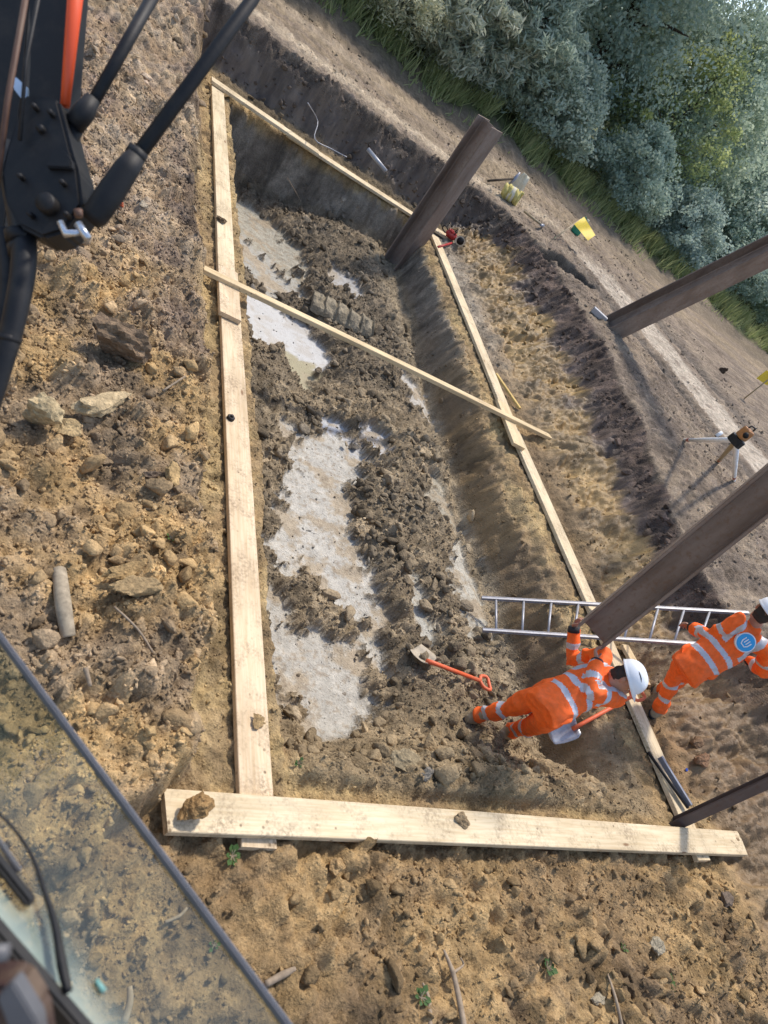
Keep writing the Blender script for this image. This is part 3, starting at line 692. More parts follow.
# ------------------------------------------------------------------ ladder
def ladder(a0, a1, b0, b1, label, n):
    t = thing('ladder', (a0 + b0) / 2, label, 'ladder')
    for p, q in ((a0, a1), (b0, b1)):
        M = basis(p, q - p, (a1 - a0).cross(b0 - a0)); bm = bmesh.new(); L = (q - p).length
        add_box(bm, (L / 2, 0, 0), (L, .022, .026), M); bmesh.ops.bevel(bm, geom=list(bm.edges), offset=.004, segments=2, affect='EDGES'); from_bm('stile', bm, M_ALU, t)
    for i in range(n):
        f = (i + .5) / n; p = a0.lerp(a1, f); q = b0.lerp(b1, f); tube_obj('rung', [p, q], .013, M_ALU, t, 8)
    return t
la0 = at(482, 598, -.45); lb0 = reach(483, 630, la0, .40, False); 
la1 = at(748, 613, .93); lb1 = at(735, 646.5, .78)
LADDER_LEN = (la1 - la0).length; print('ladder', LADDER_LEN, (la0 - lb0).length, (la1 - lb1).length)
ladder(la0, la1, lb0, lb1, 'aluminium ladder leaning from the pit floor up the right bank', 10)

# ------------------------------------------------------------------ shovels
def shovel(blade_tip, blade_top, handle, normal, label, shaft_mat, blade_mat, bw=.19, grip=True):
    t = thing('shovel', blade_tip, label, 'shovel'); ax = (blade_top - blade_tip); L = ax.length
    M = basis(blade_tip, ax, normal); bm = bmesh.new(); nx_, ny_ = 8, 6; g = []
    for i in range(nx_ + 1):
        u = i / nx_; w = bw / 2 * (.80 + .2 * min(1, u * 2.5)) * (1 - .35 * max(0, u - .85) / .15)
        g.append([bm.verts.new(M @ Vector((u * L + (.02 * abs(2 * j / ny_ - 1) ** 2 if i == 0 else 0), (2 * j / ny_ - 1) * w, .035 * (2 * j / ny_ - 1) ** 2 + .03 * (1 - u) ** 2))) for j in range(ny_ + 1)])
    for i in range(nx_):
        for j in range(ny_): bm.faces.new((g[i][j], g[i + 1][j], g[i + 1][j + 1], g[i][j + 1]))
    o = from_bm('blade', bm, blade_mat, t, True); md = o.modifiers.new('thick', 'SOLIDIFY'); md.thickness = .004
    sd = handle - blade_top; D = sd.normalized(); base = blade_top - D * .06 + normal * .02
    tube_obj('shaft', [base, base + D * .12, handle - D * .1], [.021, .019, .018], shaft_mat, t, 10)
    if grip:
        side = D.cross(normal).normalized(); e = handle - D * .1; 
        tube_obj('grip', [e, e + D * .03 + side * .055, e + D * .11 + side * .062, e + D * .115, e + D * .11 - side * .062, e + D * .03 - side * .055, e], .0155, shaft_mat, t, 8, sub=3)
    return t
s1a, s1b, s1c = land(411, 656, -.6), land(424, 669, -.6), land(481, 688, -.6)
for v_, h_ in ((s1a, .05), (s1b, .09), (s1c, .09)): v_.z += h_
s1a = s1b + (s1a - s1b) * 1.15
shovel(s1a, s1b, s1c, Vector((0, 0, 1)), 'muddy shovel with a red shaft lying alone on the pit floor', M_SHAFT, M_BLADEM, .2)
s2c = at(640, 692, .18); s2b = reach(578, 726, s2c, .72, False); s2a = reach(549, 736, s2b, .27, True)
shovel(s2a, s2b, s2c, (EYEP - s2b).normalized(), 'blue-grey shovel propped between the bending worker and the right board', M_SHAFT, M_BLADE, .2)

# ------------------------------------------------------------------ people
def hand_geo(bm, wrist, d, palm_n, curl, size=1.0, side=1):
    """palm and five fingers: d points along the hand, palm_n out of the palm, thumb leaves on side*cross(d, palm_n)"""
    d = d.normalized(); pn_ = (palm_n - d * palm_n.dot(d)).normalized(); sx = d.cross(pn_) * side
    k = size
    add_tube(bm, [wrist - d * .03, wrist + d * .02 * k, wrist + d * .055 * k, wrist + d * .092 * k], [(.020, .028), (.017 * k, .033 * k), (.016 * k, .042 * k), (.012 * k, .041 * k)], 12, ref=pn_)
    for i, (o, L) in enumerate(((.030, .070), (.010, .079), (-.011, .073), (-.030, .057))):
        p = wrist + d * (.086 - .006 * abs(i - 1)) * k + sx * o * k; pts = [p - d * .02]; a = 0; seg = [L * .45, L * .32, L * .26]; q = p; pts.append(q)
        for j, sgl in enumerate(seg):
            a += curl * (.55, 1.0, .7)[j] * (1 + .08 * i); q = q + (d * math.cos(a) + pn_ * math.sin(a) + sx * (o * .8)) * sgl * k; pts.append(q)
        add_tube(bm, pts, [.0085 * k, .0092 * k, .0085 * k, .0078 * k, .006 * k], 8)
    t0 = wrist + d * .030 * k + sx * .030 * k
    add_tube(bm, [t0 - sx * .02, t0 + (d * .5 + sx * .7) * .02 * k, t0 + (d * .7 + sx * .6 + pn_ * .5 * curl) * .048 * k, t0 + (d * .8 + sx * .35 + pn_ * .9 * curl) * .072 * k], [.013 * k, .0125 * k, .0105 * k, .007 * k], 8)
def head_geo(bm, c, up, fwd):
    up = up.normalized(); fwd = (fwd - up * fwd.dot(up)).normalized(); rt = fwd.cross(up)
    P = lambda f, r, u: c + fwd * f + rt * r + up * u
    prof = [(-.115, .045, .050, .015), (-.085, .062, .058, .012), (-.05, .082, .066, .006), (-.01, .093, .073, .0), (.04, .097, .076, -.004), (.08, .088, .068, -.008), (.108, .055, .044, -.01), (.118, .02, .018, -.01)]
    add_tube(bm, [P(f, 0, u) for u, a, b, f in prof], [(a, b) for u, a, b, f in prof], 20, ref=fwd)
    add_tube(bm, [P(.088, 0, .012), P(.104, 0, -.012), P(.108, 0, -.032), P(.085, 0, -.042)], [.010, .013, .016, .010], 8)        # nose
    add_tube(bm, [P(.078, -.024, -.062), P(.088, 0, -.060), P(.078, .024, -.062)], [.007, .010, .007], 8)                        # mouth
    add_tube(bm, [P(.075, -.02, -.100), P(.084, 0, -.102), P(.075, .02, -.100)], [.014, .017, .014], 8)                          # chin
    for s in (-1, 1):
        add_tube(bm, [P(.074, s * .016, .026), P(.082, s * .036, .030), P(.066, s * .056, .022)], [.008, .010, .008], 8)          # brow
        add_tube(bm, [P(-.005, s * .074, .022), P(-.014, s * .088, .006), P(-.006, s * .083, -.018), P(.0, s * .076, -.034)], [(.016, .006), (.020, .007), (.016, .007), (.010, .006)], 8, ref=fwd)   # ear
    return P
def person(label, J, up, fwd, hands, head_up, head_fwd, curl=.75, badge=False, front=None, fit=1.0):
    """J holds joints as world points: ankle/knee/hip/shoulder/elbow/wrist for both sides (0, 1), pelvis, chest, neck, head"""
    t = thing('person', (J['ankle'][0] + J['ankle'][1]) / 2 - Vector((0, 0, .08)), label, 'person')
    neck, chest, pel = J['neck'], J['chest'], J['pelvis']; lat = (J['shoulder'][1] - J['shoulder'][0]).normalized()
    bm = bmesh.new()
    spine_ref = lat
    add_tube(bm, [pel - (chest - pel).normalized() * .08, pel, pel.lerp(chest, .5), chest, chest.lerp(neck, .6), neck], [tuple(q * (.80 + .2 * (fit - .87) / .13) for q in r_) for r_ in ((.13, .10), (.155, .11), (.135, .10), (.165, .11), (.14, .085), (.065, .065))], 18, ref=spine_ref)
    hd = J['head']; add_tube(bm, [chest.lerp(neck, .8), neck, hd - head_up.normalized() * .06], [.068, .060, .058], 14)
    P = head_geo(bm, hd, head_up, head_fwd)
    for s in (0, 1):
        add_tube(bm, [chest.lerp(neck, .55), J['shoulder'][s], J['shoulder'][s].lerp(J['elbow'][s], .5), J['elbow'][s], J['elbow'][s].lerp(J['wrist'][s], .35), J['wrist'][s]], [.055 * fit, .058 * fit, .050 * fit, .040 * fit, .042 * fit, .027], 12)
        add_tube(bm, [pel, J['hip'][s], J['hip'][s].lerp(J['knee'][s], .5), J['knee'][s], J['knee'][s].lerp(J['ankle'][s], .35), J['ankle'][s]], [.08 * fit, .08 * fit, .07 * fit, .055 * fit, .056 * fit, .038], 12)
        hand_geo(bm, J['wrist'][s], *hands[s][:2], curl if len(hands[s]) < 4 else hands[s][3], 1.0, hands[s][2])
    me = remeshed(bm, .0065, 1); link_mesh('body', me, M_SKIN, t, True)
    # eyes and hair
    for s in (-1, 1):
        bm = bmesh.new(); bmesh.ops.create_uvsphere(bm, u_segments=10, v_segments=8, radius=.012)
        for v in bm.verts: v.co += P(.072, s * .031, .008)
        from_bm('eye', bm, M_WHITE, t, True)
    hu = head_up.normalized(); hf = (head_fwd - hu * head_fwd.dot(hu)).normalized(); hr = hf.cross(hu)
    bm = bmesh.new()
    add_tube(bm, [P(-.030, 0, -.085), P(-.034, 0, -.04), P(-.022, 0, .02), P(-.012, 0, .06)], [(.052, .054), (.064, .070), (.080, .079), (.085, .075)], 20, ref=hf)
    hme = remeshed(bm, .009, 2); push(hme, lambda c: .006 * n3(c, 60, 3, 2)); link_mesh('hair', hme, M_HAIR, t, True)
    # helmet: shell with brim, ridge and a dark vent mark
    hb = hd + hu * .040; bm = bmesh.new(); nr, na = 12, 36; rings = []
    for i in range(nr + 1):
        th = i / nr * PI / 2; ring = []
        for k in range(na):
            a = 2 * PI * k / na; rx, ry, rz = .131, .108, .114
            rr_ = math.cos(th) ** .8; z = rz * math.sin(th)
            rib = .006 * math.exp(-((math.sin(a) * rr_) / .12) ** 2) * (1 if math.sin(th) > .3 else 0)
            ring.append(bm.verts.new(hb + hf * (rx * rr_ * math.cos(a)) + hr * (ry * rr_ * math.sin(a)) + hu * (z + rib)))
        rings.append(ring)
    brim = [bm.verts.new(hb + hf * ((.138 + .050 * max(0, math.cos(2 * PI * k / na)) ** 2) * math.cos(2 * PI * k / na)) + hr * (.117 * math.sin(2 * PI * k / na)) - hu * (.012 + .014 * max(0, math.cos(2 * PI * k / na)))) for k in range(na)]
    for r0, r1 in zip([brim] + rings[:-1], rings):
        for k in range(na): bm.faces.new((r0[k], r0[(k + 1) % na], r1[(k + 1) % na], r1[k]))
    bmesh.ops.remove_doubles(bm, verts=bm.verts, dist=.0008); bmesh.ops.recalc_face_normals(bm, faces=bm.faces)
    hm = from_bm('hard_hat', bm, M_HELM, t, True); md = hm.modifiers.new('t', 'SOLIDIFY'); md.thickness = .005; md.offset = 1
    for s in (-1, 1):
        bm = bmesh.new(); q = [hb + hf * (f * .131) + hr * (s * .108 * math.sqrt(max(0, 1 - f * f - u * u)) * 1.05) + hu * (u * .119) for f, u in ((-.45, .62), (-.2, .66), (.05, .66), (.25, .60))]
        add_tube(bm, q, [.004, .007, .007, .004], 6); from_bm('vent_mark', bm, M_GLOVE, t, True)
    # clothes: remeshed shells that follow the limbs, with folds and reflective bands
    def cloth(name, segs, bands, seed, extra=()):
        bm = bmesh.new()
        for pts, rad, ref in segs: add_tube(bm, pts, [tuple(q * fit for q in r_) if isinstance(r_, tuple) else r_ * fit for r_ in rad], 18, ref=ref)
        me = remeshed(bm, .010, 2)
        push(me, lambda c: .016 * n3(c, 6, seed, 1) + .013 * (1 - 2.5 * np.abs(n3(c, 8.5, seed + 4, 1))) - .006)
        fc = np.empty(len(me.polygons) * 3); me.polygons.foreach_get('center', fc); fc = fc.reshape(-1, 3); mi = np.zeros(len(fc), np.int32)
        for a, b, lo, hi, rmax, tilt in bands:
            a_, b_ = np.array(a), np.array(b); d = b_ - a_; L = np.linalg.norm(d); d = d / L; w = (fc - a_) @ d; rad = np.linalg.norm(fc - a_ - w[:, None] * d, axis=1)
            w = w + .008 * np.sin(rad * 40) 
            mi[(w > lo) & (w < hi) & (rad < rmax)] = 1
        for fn in extra: mi[fn(fc)] = 1
        o = link_mesh(name, me, [M_ORANGE, M_REFL], t, True); me.polygons.foreach_set('material_index', mi); me.update(); return o
    ax = (neck - pel).normalized()
    tor = ([pel - ax * .17, pel - ax * .10, pel, pel.lerp(chest, .5), chest, chest.lerp(neck, .55), neck - ax * .01, neck + ax * .03], [(.188, .142), (.192, .148), (.184, .142), (.186, .14), (.205, .148), (.175, .122), (.088, .083), (.074, .07)], lat)
    segs = [tor]; bands = []; Lt = (neck - pel).length
    for lo in (.03, .17): bands.append((pel, neck, lo, lo + .05, .30, 0))
    shoulder_sets = []
    for s in (0, 1):
        sh, el, wr = J['shoulder'][s], J['elbow'][s], J['wrist'][s]
        segs.append(([chest.lerp(neck, .5), sh, sh.lerp(el, .5), el, el.lerp(wr, .5), wr - (wr - el).normalized() * .01], [.095, .098, .088, .078, .070, .058], None))
        bands.append((el, wr, .10, .15, .085, 0)); bands.append((sh, el, .13, .18, .10, 0))
    latv = np.array(lat); pc = np.array(chest); axv = np.array(ax)
    def braces(fc):
        u = (fc - pc) @ latv; w = (fc - pc) @ axv
        return (np.abs(np.abs(u) - .115) < .025) & (w > -.06) & (w < .30)
    armskip = lambda fc: braces(fc)
    cloth('jacket', segs, bands, 11, (armskip,))
    segs = [([pel + ax * .02, pel - ax * .06, pel - ax * .12], [(.17, .125), (.178, .13), (.165, .125)], lat)]; bands = []
    for s in (0, 1):
        hp, kn, an = J['hip'][s], J['knee'][s], J['ankle'][s]
        segs.append(([pel - ax * .02, hp, hp.lerp(kn, .5), kn, kn.lerp(an, .5), an - (an - kn).normalized() * .005], [.105, .114, .102, .087, .083, .074], None))
        bands += [(kn, an, .06, .105, .13, 0), (kn, an, .22, .27, .13, 0)]
    cloth('trousers', segs, bands, 23)
    for s in (0, 1):
        an, kn = J['ankle'][s], J['knee'][s]; f = J['toe'][s]; f = (f - Vector((0, 0, f.z))).normalized(); dn = (an - kn).normalized()
        bm = bmesh.new(); heel = an - Vector((0, 0, .055)) - f * .04
        add_tube(bm, [an - dn * .10, an, an - Vector((0, 0, .05))], [.055, .056, .058], 14)
        add_tube(bm, [heel - f * .03, heel, heel + f * .09, heel + f * .17, heel + f * .22], [(.035, .03), (.045, .043), (.045, .048), (.036, .047), (.018, .028)], 14, ref=Vector((0, 0, 1)))
        bme = remeshed(bm, .010, 2); push(bme, lambda c: .003 * n3(c, 40, 5, 2)); b = link_mesh('boot', bme, M_BOOT, t, True)
        bm = bmesh.new(); q = an - Vector((0, 0, .098)); add_tube(bm, [q - f * .075, q - f * .03, q + f * .08, q + f * .14, q + f * .185], [(.012, .026), (.014, .042), (.014, .047), (.014, .045), (.010, .024)], 12, ref=Vector((0, 0, 1))); from_bm('sole', bm, M_RUBBER, b, True)
        el, wr = J['elbow'][s], J['wrist'][s]; dd = (wr - el).normalized()
        tube_obj('cuff', [wr - dd * .035, wr + dd * .012], [.050, .048], M_GLOVE, t, 14)
    if badge:                                                       # round blue badge with white strokes on the back
        bk = front * -1; o = chest.lerp(neck, .30) + bk * .16; up_ = ax; sd_ = up_.cross(bk).normalized(); bm = bmesh.new()
        M = basis(o, sd_, bk); R1 = .088
        def disc(r, h, seg=28): add_prism(bm, [(r * math.cos(2 * PI * k / seg), r * math.sin(2 * PI * k / seg)) for k in range(seg)], -.03 if h == 0 else h - .003, h, M)
        disc(R1, 0); bdg = from_bm('badge', bm, M_WHITE, t)
        bm = bmesh.new(); disc(R1 * .88, .004); from_bm('badge_face', bm, M_LOGO, bdg)
        bm = bmesh.new(); y = M.inverted() @ (o + up_) ; yy = 1 if y.y > 0 else -1
        pts = [Vector((-.035, .03 * yy, .006)), Vector((-.035, -.01 * yy, .006)), Vector((-.02, -.035 * yy, .006)), Vector((.02, -.035 * yy, .006)), Vector((.035, -.01 * yy, .006)), Vector((.035, .03 * yy, .006))]
        add_tube(bm, [M @ p for p in pts], .0055, 6); add_tube(bm, [M @ Vector((-.012, .035 * yy, .006)), M @ Vector((-.012, -.012 * yy, .006))], .0055, 6); add_tube(bm, [M @ Vector((.012, .035 * yy, .006)), M @ Vector((.012, -.012 * yy, .006))], .0055, 6)
        from_bm('badge_mark', bm, M_WHITE, bdg)
    return t
def V(*a): return Vector(a)
def two(a, b): return [a, b]

def ik(sh, wr, l1, l2, hint):
    d = wr - sh; L = min(d.length, (l1 + l2) * .99); u = d.normalized(); x = (l1 * l1 - l2 * l2 + L * L) / (2 * L); h = math.sqrt(max(l1 * l1 - x * x, 1e-4))
    p = (hint - u * hint.dot(u)).normalized(); return sh + u * x + p * h
def on_dist(px, py, dist): return EYEP + ray(px, py).normalized() * dist
# worker bending towards the pile, sighted joint by joint
gA = land(469, 721, -.6); aA = V(gA.x, gA.y, gA.z + .10); gB = land(502, 736, -.6); aB = V(gB.x, gB.y, gB.z + .10)
pel1 = reach(556, 702, (aA + aB) / 2, .82, False); chest1 = reach(588, 685, pel1, .34); neck1 = reach(609, 673, chest1, .20); head1 = reach(625, 678, neck1, .165, False)
ax1 = (neck1 - pel1).normalized(); view1 = (EYEP - chest1).normalized()
shA = reach(616, 698, neck1, .20, False); shB = reach(600, 655, neck1, .20, True)
latv = (shB - shA).normalized(); fr1 = latv.cross(ax1).normalized(); hipv = latv * .10
dP = (P3 - EYEP).length
wrA = on_dist(597, 662, dP - .22); wrB = on_dist(574, 628, dP + .17)
if (wrA - shA).length > .53: wrA = shA + (wrA - shA).normalized() * .53
if (wrB - shB).length > .54: wrB = shB + (wrB - shB).normalized() * .54
elA = ik(shA, wrA, .29, .265, on_dist(598, 700, dP - .30) - shA); elB = ik(shB, wrB, .29, .265, V(.1, .3, -1))
tipA = on_dist(594, 643, dP - .165); tipB = on_dist(586, 604, dP + .06)
print('w1', aA, pel1, chest1, neck1, head1, 'reach', (wrA - shA).length, (wrB - shB).length)
J1 = dict(ankle=two(aB, aA), knee=two(aB.lerp(pel1 - hipv, .5) + fr1 * .05, aA.lerp(pel1 + hipv, .5) + fr1 * .06), hip=two(pel1 - hipv, pel1 + hipv), pelvis=pel1, chest=chest1, neck=neck1, head=head1,
          shoulder=two(shA, shB), elbow=two(elA, elB), wrist=two(wrA, wrB), toe=two(V(1, .25, 0), V(1, .2, 0)))
up_im = (on_dist(655, 672, (head1 - EYEP).length - .02) - head1).normalized()
person('worker in orange hi-vis bending over with both hands on the thick steel pile', J1, ax1, fr1,
       [(tipA - wrA, P3 + d3 * .2 - wrA, 1), (tipB - wrB, P3 + d3 * .3 - wrB, -1)], up_im, (V(.35, -.75, -.55)).normalized(), .7, fit=.87)
# second worker standing beyond the right board, back turned, one arm out towards the ladder
g2 = land(652, 714, .05); a2A = V(g2.x, g2.y, g2.z + .10)
pel2 = reach(699, 662, a2A, .80, False); chest2 = reach(732, 643, pel2, .34); neck2 = reach(753, 627, chest2, .20, False); head2 = reach(765, 613, neck2, .175, False)
ax2 = (neck2 - pel2).normalized()
sh2L = reach(739, 622, neck2, .19, False); sh2R = reach(769, 650, neck2, .19, True); lat2 = (sh2R - sh2L).normalized(); fr2 = ax2.cross(lat2).normalized()
if fr2.dot((EYEP - chest2)) > 0: fr2 = -fr2
g2b = V(a2A.x + .20, a2A.y + .24, 0); a2B = V(g2b.x, g2b.y, zt(g2b.x, g2b.y) + .10)
wr2L = reach(692, 627, sh2L, .50, True); el2L = ik(sh2L, wr2L, .29, .265, V(0, 0, -1)); wr2R = sh2R + fr2 * .36 + lat2 * .16 - V(0, 0, .16); el2R = ik(sh2R, wr2R, .29, .265, lat2 - V(0, 0, .8))
print('w2', a2A, pel2, chest2, neck2, head2, (wr2L - sh2L).length, 'fr', fr2, lat2)
J2 = dict(ankle=two(a2A, a2B), knee=two(ik(pel2 - lat2 * .1, a2A, .43, .42, fr2), ik(pel2 + lat2 * .1, a2B, .43, .42, fr2)), hip=two(pel2 - lat2 * .10, pel2 + lat2 * .10), pelvis=pel2, chest=chest2, neck=neck2, head=head2,
          shoulder=two(sh2L, sh2R), elbow=two(el2L, el2R), wrist=two(wr2L, wr2R), toe=two(V(.8, .6, 0), V(.8, .6, 0)))
person('worker in orange hi-vis with a round blue badge on the back, standing beside the ladder', J2, ax2, fr2,
       [((wr2L - el2L), -V(0, 0, 1), 1), ((wr2R - el2R), -V(0, 0, 1), -1)], V(.12, .05, 1), V(.75, .45, -.2), .9, True, fr2, .90)

# ------------------------------------------------------------------ excavator the picture is taken from
EX = thing('excavator', deep(-40, 300, 1.7), 'dark excavator boom and cab window in the left foreground', 'excavator')
def bar(name, pix, w, mat, d, rnd=True, n=14, sub=0, th=None, parent=None):
    pts = [deep(x, y, d if not isinstance(d, (list, tuple)) else d[i]) for i, (x, y) in enumerate(pix)]
    ws = w if isinstance(w, (list, tuple)) else [w] * len(pts)
    dd = d if isinstance(d, (list, tuple)) else [d] * len(pts)
    rad = [(th or x * q / FPX / 2, x * q / FPX / 2) if th else x * q / FPX / 2 for x, q in zip(ws, dd)]
    return tube_obj(name, pts, rad, mat, parent or EX, n, sub=sub)
def plate(name, pix, d, th, mat, parent=None, bev=.003):
    pts = [deep(x, y, d) for x, y in pix]; c = sum(pts, V(0, 0, 0)) / len(pts); nrm = (EYEP - c).normalized()
    nrm = (CAMROT @ V(0, 0, 1)); M = basis(c, pts[1] - pts[0], nrm); Mi = M.inverted(); o = [(Mi @ p).to_2d() for p in pts]
    a = sum(o[i].x * o[(i + 1) % len(o)].y - o[(i + 1) % len(o)].x * o[i].y for i in range(len(o)))
    if a < 0: o = o[::-1]
    bm = bmesh.new(); add_prism(bm, [tuple(p) for p in o], -th, 0, M); bmesh.ops.recalc_face_normals(bm, faces=bm.faces)
    if bev: bmesh.ops.bevel(bm, geom=list(bm.edges), offset=bev, segments=2, affect='EDGES')
    return from_bm(name, bm, mat, parent or EX)
plate('boom', [(28, -60), (74, -60), (60, 120), (58, 170), (24, 170), (30, 60)], 1.72, .10, M_BLACK)
plate('boom_side', [(-60, -60), (34, -60), (22, 90), (14, 150), (2, 240), (-60, 260)], 1.86, .06, M_BLACK)
bar('orange_rail', [(82, -60), (75, 0), (65, 106)], [17, 15, 9], M_EXOR, 1.66, th=.010)
bar('steel_pipe', [(34, -50), (8, 98), (-4, 190)], 6, M_RUSTY, 1.60)
bar('steel_pipe', [(48, -50), (26, 60), (20, 140)], 4, M_RUBBER, 1.58)
plate('bright_bracket', [(15, 76), (28, 88), (27, 106), (13, 88)], 1.80, .01, M_CHROME, bev=.002)
lk = plate('link_block', [(24, 92), (58, 98), (72, 152), (78, 170), (82, 205), (62, 232), (42, 238), (18, 226), (4, 200), (0, 172), (6, 146)], 1.60, .10, M_BLACK, bev=.008)
plate('link_cap', [(46, 162), (54, 146), (64, 150), (71, 160), (71, 168), (46, 167)], 1.585, .03, M_BLACK, lk, .003)
def pin(px, py, r, d, L, mat, parent):
    c = deep(px, py, d); ax = (CAMROT @ V(0, 0, 1)); rr = r * d / FPX
    tube_obj('pin', [c - ax * L, c, c + ax * .006], [rr, rr, rr * .85], mat, parent, 20)
pin(45, 202, 10, 1.575, .04, M_BLACK, lk); pin(40, 128, 4, 1.59, .03, M_BLACK, lk)
r1 = bar('hydraulic_rod', [(168, -30), (90, 108)], [12, 12], M_BLACK, [1.78, 1.66]); bar('rod_collar', [(93, 98), (84, 112), (74, 126)], [15, 22, 20], M_RUBBER, 1.645, parent=r1, n=8); bar('rod_body', [(82, 112), (54, 162)], [19, 22], M_BLACK, 1.66, parent=r1)
r2 = bar('hydraulic_rod', [(276, -40), (252, 0), (130, 166)], [12, 13, 15], M_BLACK, [1.85, 1.82, 1.62]); bar('rod_eye', [(136, 156), (126, 170), (110, 194), (95, 216), (90, 222)], [20, 25, 27, 26, 18], M_BLACK, 1.61, parent=r2, n=12); bar('rod_nut', [(139, 150), (134, 158)], [22, 22], M_RUBBER, 1.612, parent=r2, n=6); bar('grease_nipple', [(100, 196), (96, 190)], [5, 4], M_CHROME, 1.60, parent=r2)
for bx, by in ((20, 176), (30, 214), (62, 182), (66, 214), (50, 112), (34, 106)): pin(bx, by, 2.6, 1.585, .02, M_BLACK, lk)
for k, (hx, hy) in enumerate(((19, 236), (22, 250))): bar('hose_ferrule', [(hx - 1, hy - 5), (hx + 1, hy + 5)], [27, 27], M_BLACK, 1.64)
bar('hose_clamp', [(9, 336), (8, 342)], [24, 24], M_BLACK, 1.60)
bar('grease_cap', [(78, 210), (79, 217)], [9, 8], M_RUSTY, 1.57)
fit = bar('bright_fitting', [(60, 222), (66, 234), (80, 232)], [7, 8, 6], M_CHROME, 1.55); bar('bolt', [(78, 224), (88, 239)], [9, 8], M_CHROME, 1.55, parent=fit)
bar('hose', [(8, 150), (20, 215), (24, 262), (14, 320), (0, 372), (-18, 430)], [27, 25, 24, 22, 20, 19], M_RUBBER, [1.75, 1.68, 1.62, 1.6, 1.6, 1.6], sub=4)
bar('hose', [(4, 230), (8, 290), (-6, 360), (-30, 420)], [18, 18, 18, 18], M_RUBBER, 1.66, sub=4)
# cab front pane seen edge-on at the lower left
gA_, gB_, gC_ = deep(-70, 545, 1.25), deep(330, 1085, 1.0), deep(112, 1085, .80)
gn = (gB_ - gA_).cross(gC_ - gA_).normalized()
if gn.dot(EYEP - gA_) < 0: gn = -gn
def on_pane(px, py, lift=0.0):
    v = ray(px, py); return EYEP + v * ((gA_ + gn * lift - EYEP).dot(gn) / v.dot(gn))
nn_ = 28; bm = bmesh.new(); a_, b_, c_, d_ = on_pane(-70, 545), on_pane(330, 1085), on_pane(124, 1085), on_pane(-70, 862)
grid = [[bm.verts.new(a_.lerp(b_, i / nn_).lerp(d_.lerp(c_, i / nn_), j / nn_)) for j in range(nn_ + 1)] for i in range(nn_ + 1)]
for i in range(nn_):
    for j in range(nn_): bm.faces.new((grid[i][j], grid[i + 1][j], grid[i + 1][j + 1], grid[i][j + 1]))
bm.verts.index_update(); dust_haze_v = [0.0] * len(bm.verts)
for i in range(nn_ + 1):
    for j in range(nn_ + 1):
        t_ = j / nn_; dust_haze_v[grid[i][j].index] = .02 + .05 * t_ + .85 * max(0, (t_ - .70) / .30) ** 1.6  # light dust film, then the painted reflection thickening towards the seal
pane = from_bm('window_pane', bm, M_GLASS, EX); da = pane.data.attributes.new('dust_haze', 'FLOAT', 'POINT'); da.data.foreach_set('value', dust_haze_v)
def strip(name, p, q, w, th, mat, lift=0.0, parent=None):
    M = basis(p + gn * lift, q - p, gn); L = (q - p).length; bm = bmesh.new(); add_box(bm, (L / 2, 0, 0), (L, w, th), M)
    bmesh.ops.bevel(bm, geom=list(bm.edges), offset=min(w, th) * .3, segments=2, affect='EDGES'); return from_bm(name, bm, mat, parent or EX)
strip('window_trim', a_, b_, .0085, .014, M_TRIM, .002, pane)
strip('seal', on_pane(-70, 862), on_pane(124, 1085), .022, .026, M_RUBBER, .004, pane)
strip('seal_lip', on_pane(-70, 874), on_pane(116, 1088), .012, .03, M_BLACK, .008, pane)
wp = [on_pane(x, y, .02) for x, y in ((-20, 800), (6, 820), (30, 852), (45, 892), (55, 925), (62, 965), (68, 992))]
wip = tube_obj('wiper', wp, [.002, .002, .0024, .0032, .0045, .006, .005], M_RUBBER, EX, 10, sub=4)
strip('wiper_blade', on_pane(-30, 826, .012), on_pane(32, 904, .012), .016, .012, M_BLACK, 0, wip); strip('wiper_blade', on_pane(-30, 800, .016), on_pane(20, 872, .016), .006, .008, M_GREYP, 0, wip)
tube_obj('wiper_spindle', [on_pane(96, 980, .004), on_pane(104, 992, .004)], [.003, .004], plain('teal_fitting', (.16, .34, .31), .5), EX, 10)
bar('handrail', [(-30, 956), (8, 952)], [18, 17], M_GREYP, .72)
plate('cab_panel', [(-60, 984), (10, 990), (30, 1022), (40, 1090), (-60, 1090)], .70, .05, dusty('brown_cab_paint', (.035, .016, .014), .6), bev=.006)
plate('cab_pad', [(-4, 998), (12, 982), (36, 1022), (46, 1090), (26, 1090), (16, 1050)], .66, .02, M_GREYP, bev=.002)

# ------------------------------------------------------------------ stones and lumps one can point at
def soil_thing(name, loc, size, seed, col, label, cat, rot=0, planes=9, rough=.12, wet=0):
    v = rock_shape(seed, ICO3, planes, rough, size); R = np.array(Matrix.Rotation(rot, 3, 'Z')); v = v @ R.T
    me = bpy.data.meshes.new(name); me.from_pydata(v.tolist(), [], ICF3.tolist()); me.update(); nz = n3(v, 7 / max(size), seed, 3)
    add_attr(me, np.clip(np.array(col)[None] * np.array([1.0, .92, .78]) * (1 + .35 * nz[:, None]), .02, .7), np.full(len(v), 0.)); o = link_mesh(name, me, M_CLOD, smooth=False); o.location = loc
    return tag(o, label, cat)
def lump(px, py, w, label, col, seed, name='rock', cat='rock', asp=(1, .7, .55), rot=0, z0=.3, sink=.25, planes=8, rough=.2, fixz=None):
    p = land(px, py, z0) if fixz is None else at(px, py, fixz)
    return soil_thing(name, p + V(0, 0, asp[2] * w * (1 - sink) - .0), tuple(w * a for a in asp), seed, col, label, cat, rot, planes, rough)
TANC = (.42, .33, .20); GRYC = (.36, .31, .24); BRN = (.25, .18, .11); DRK = (.13, .10, .075)
lump(100, 408, .17, 'long pale angular rock on the left spoil bank', (.45, .37, .25), 3, asp=(1, .45, .45), rot=.75, planes=7)
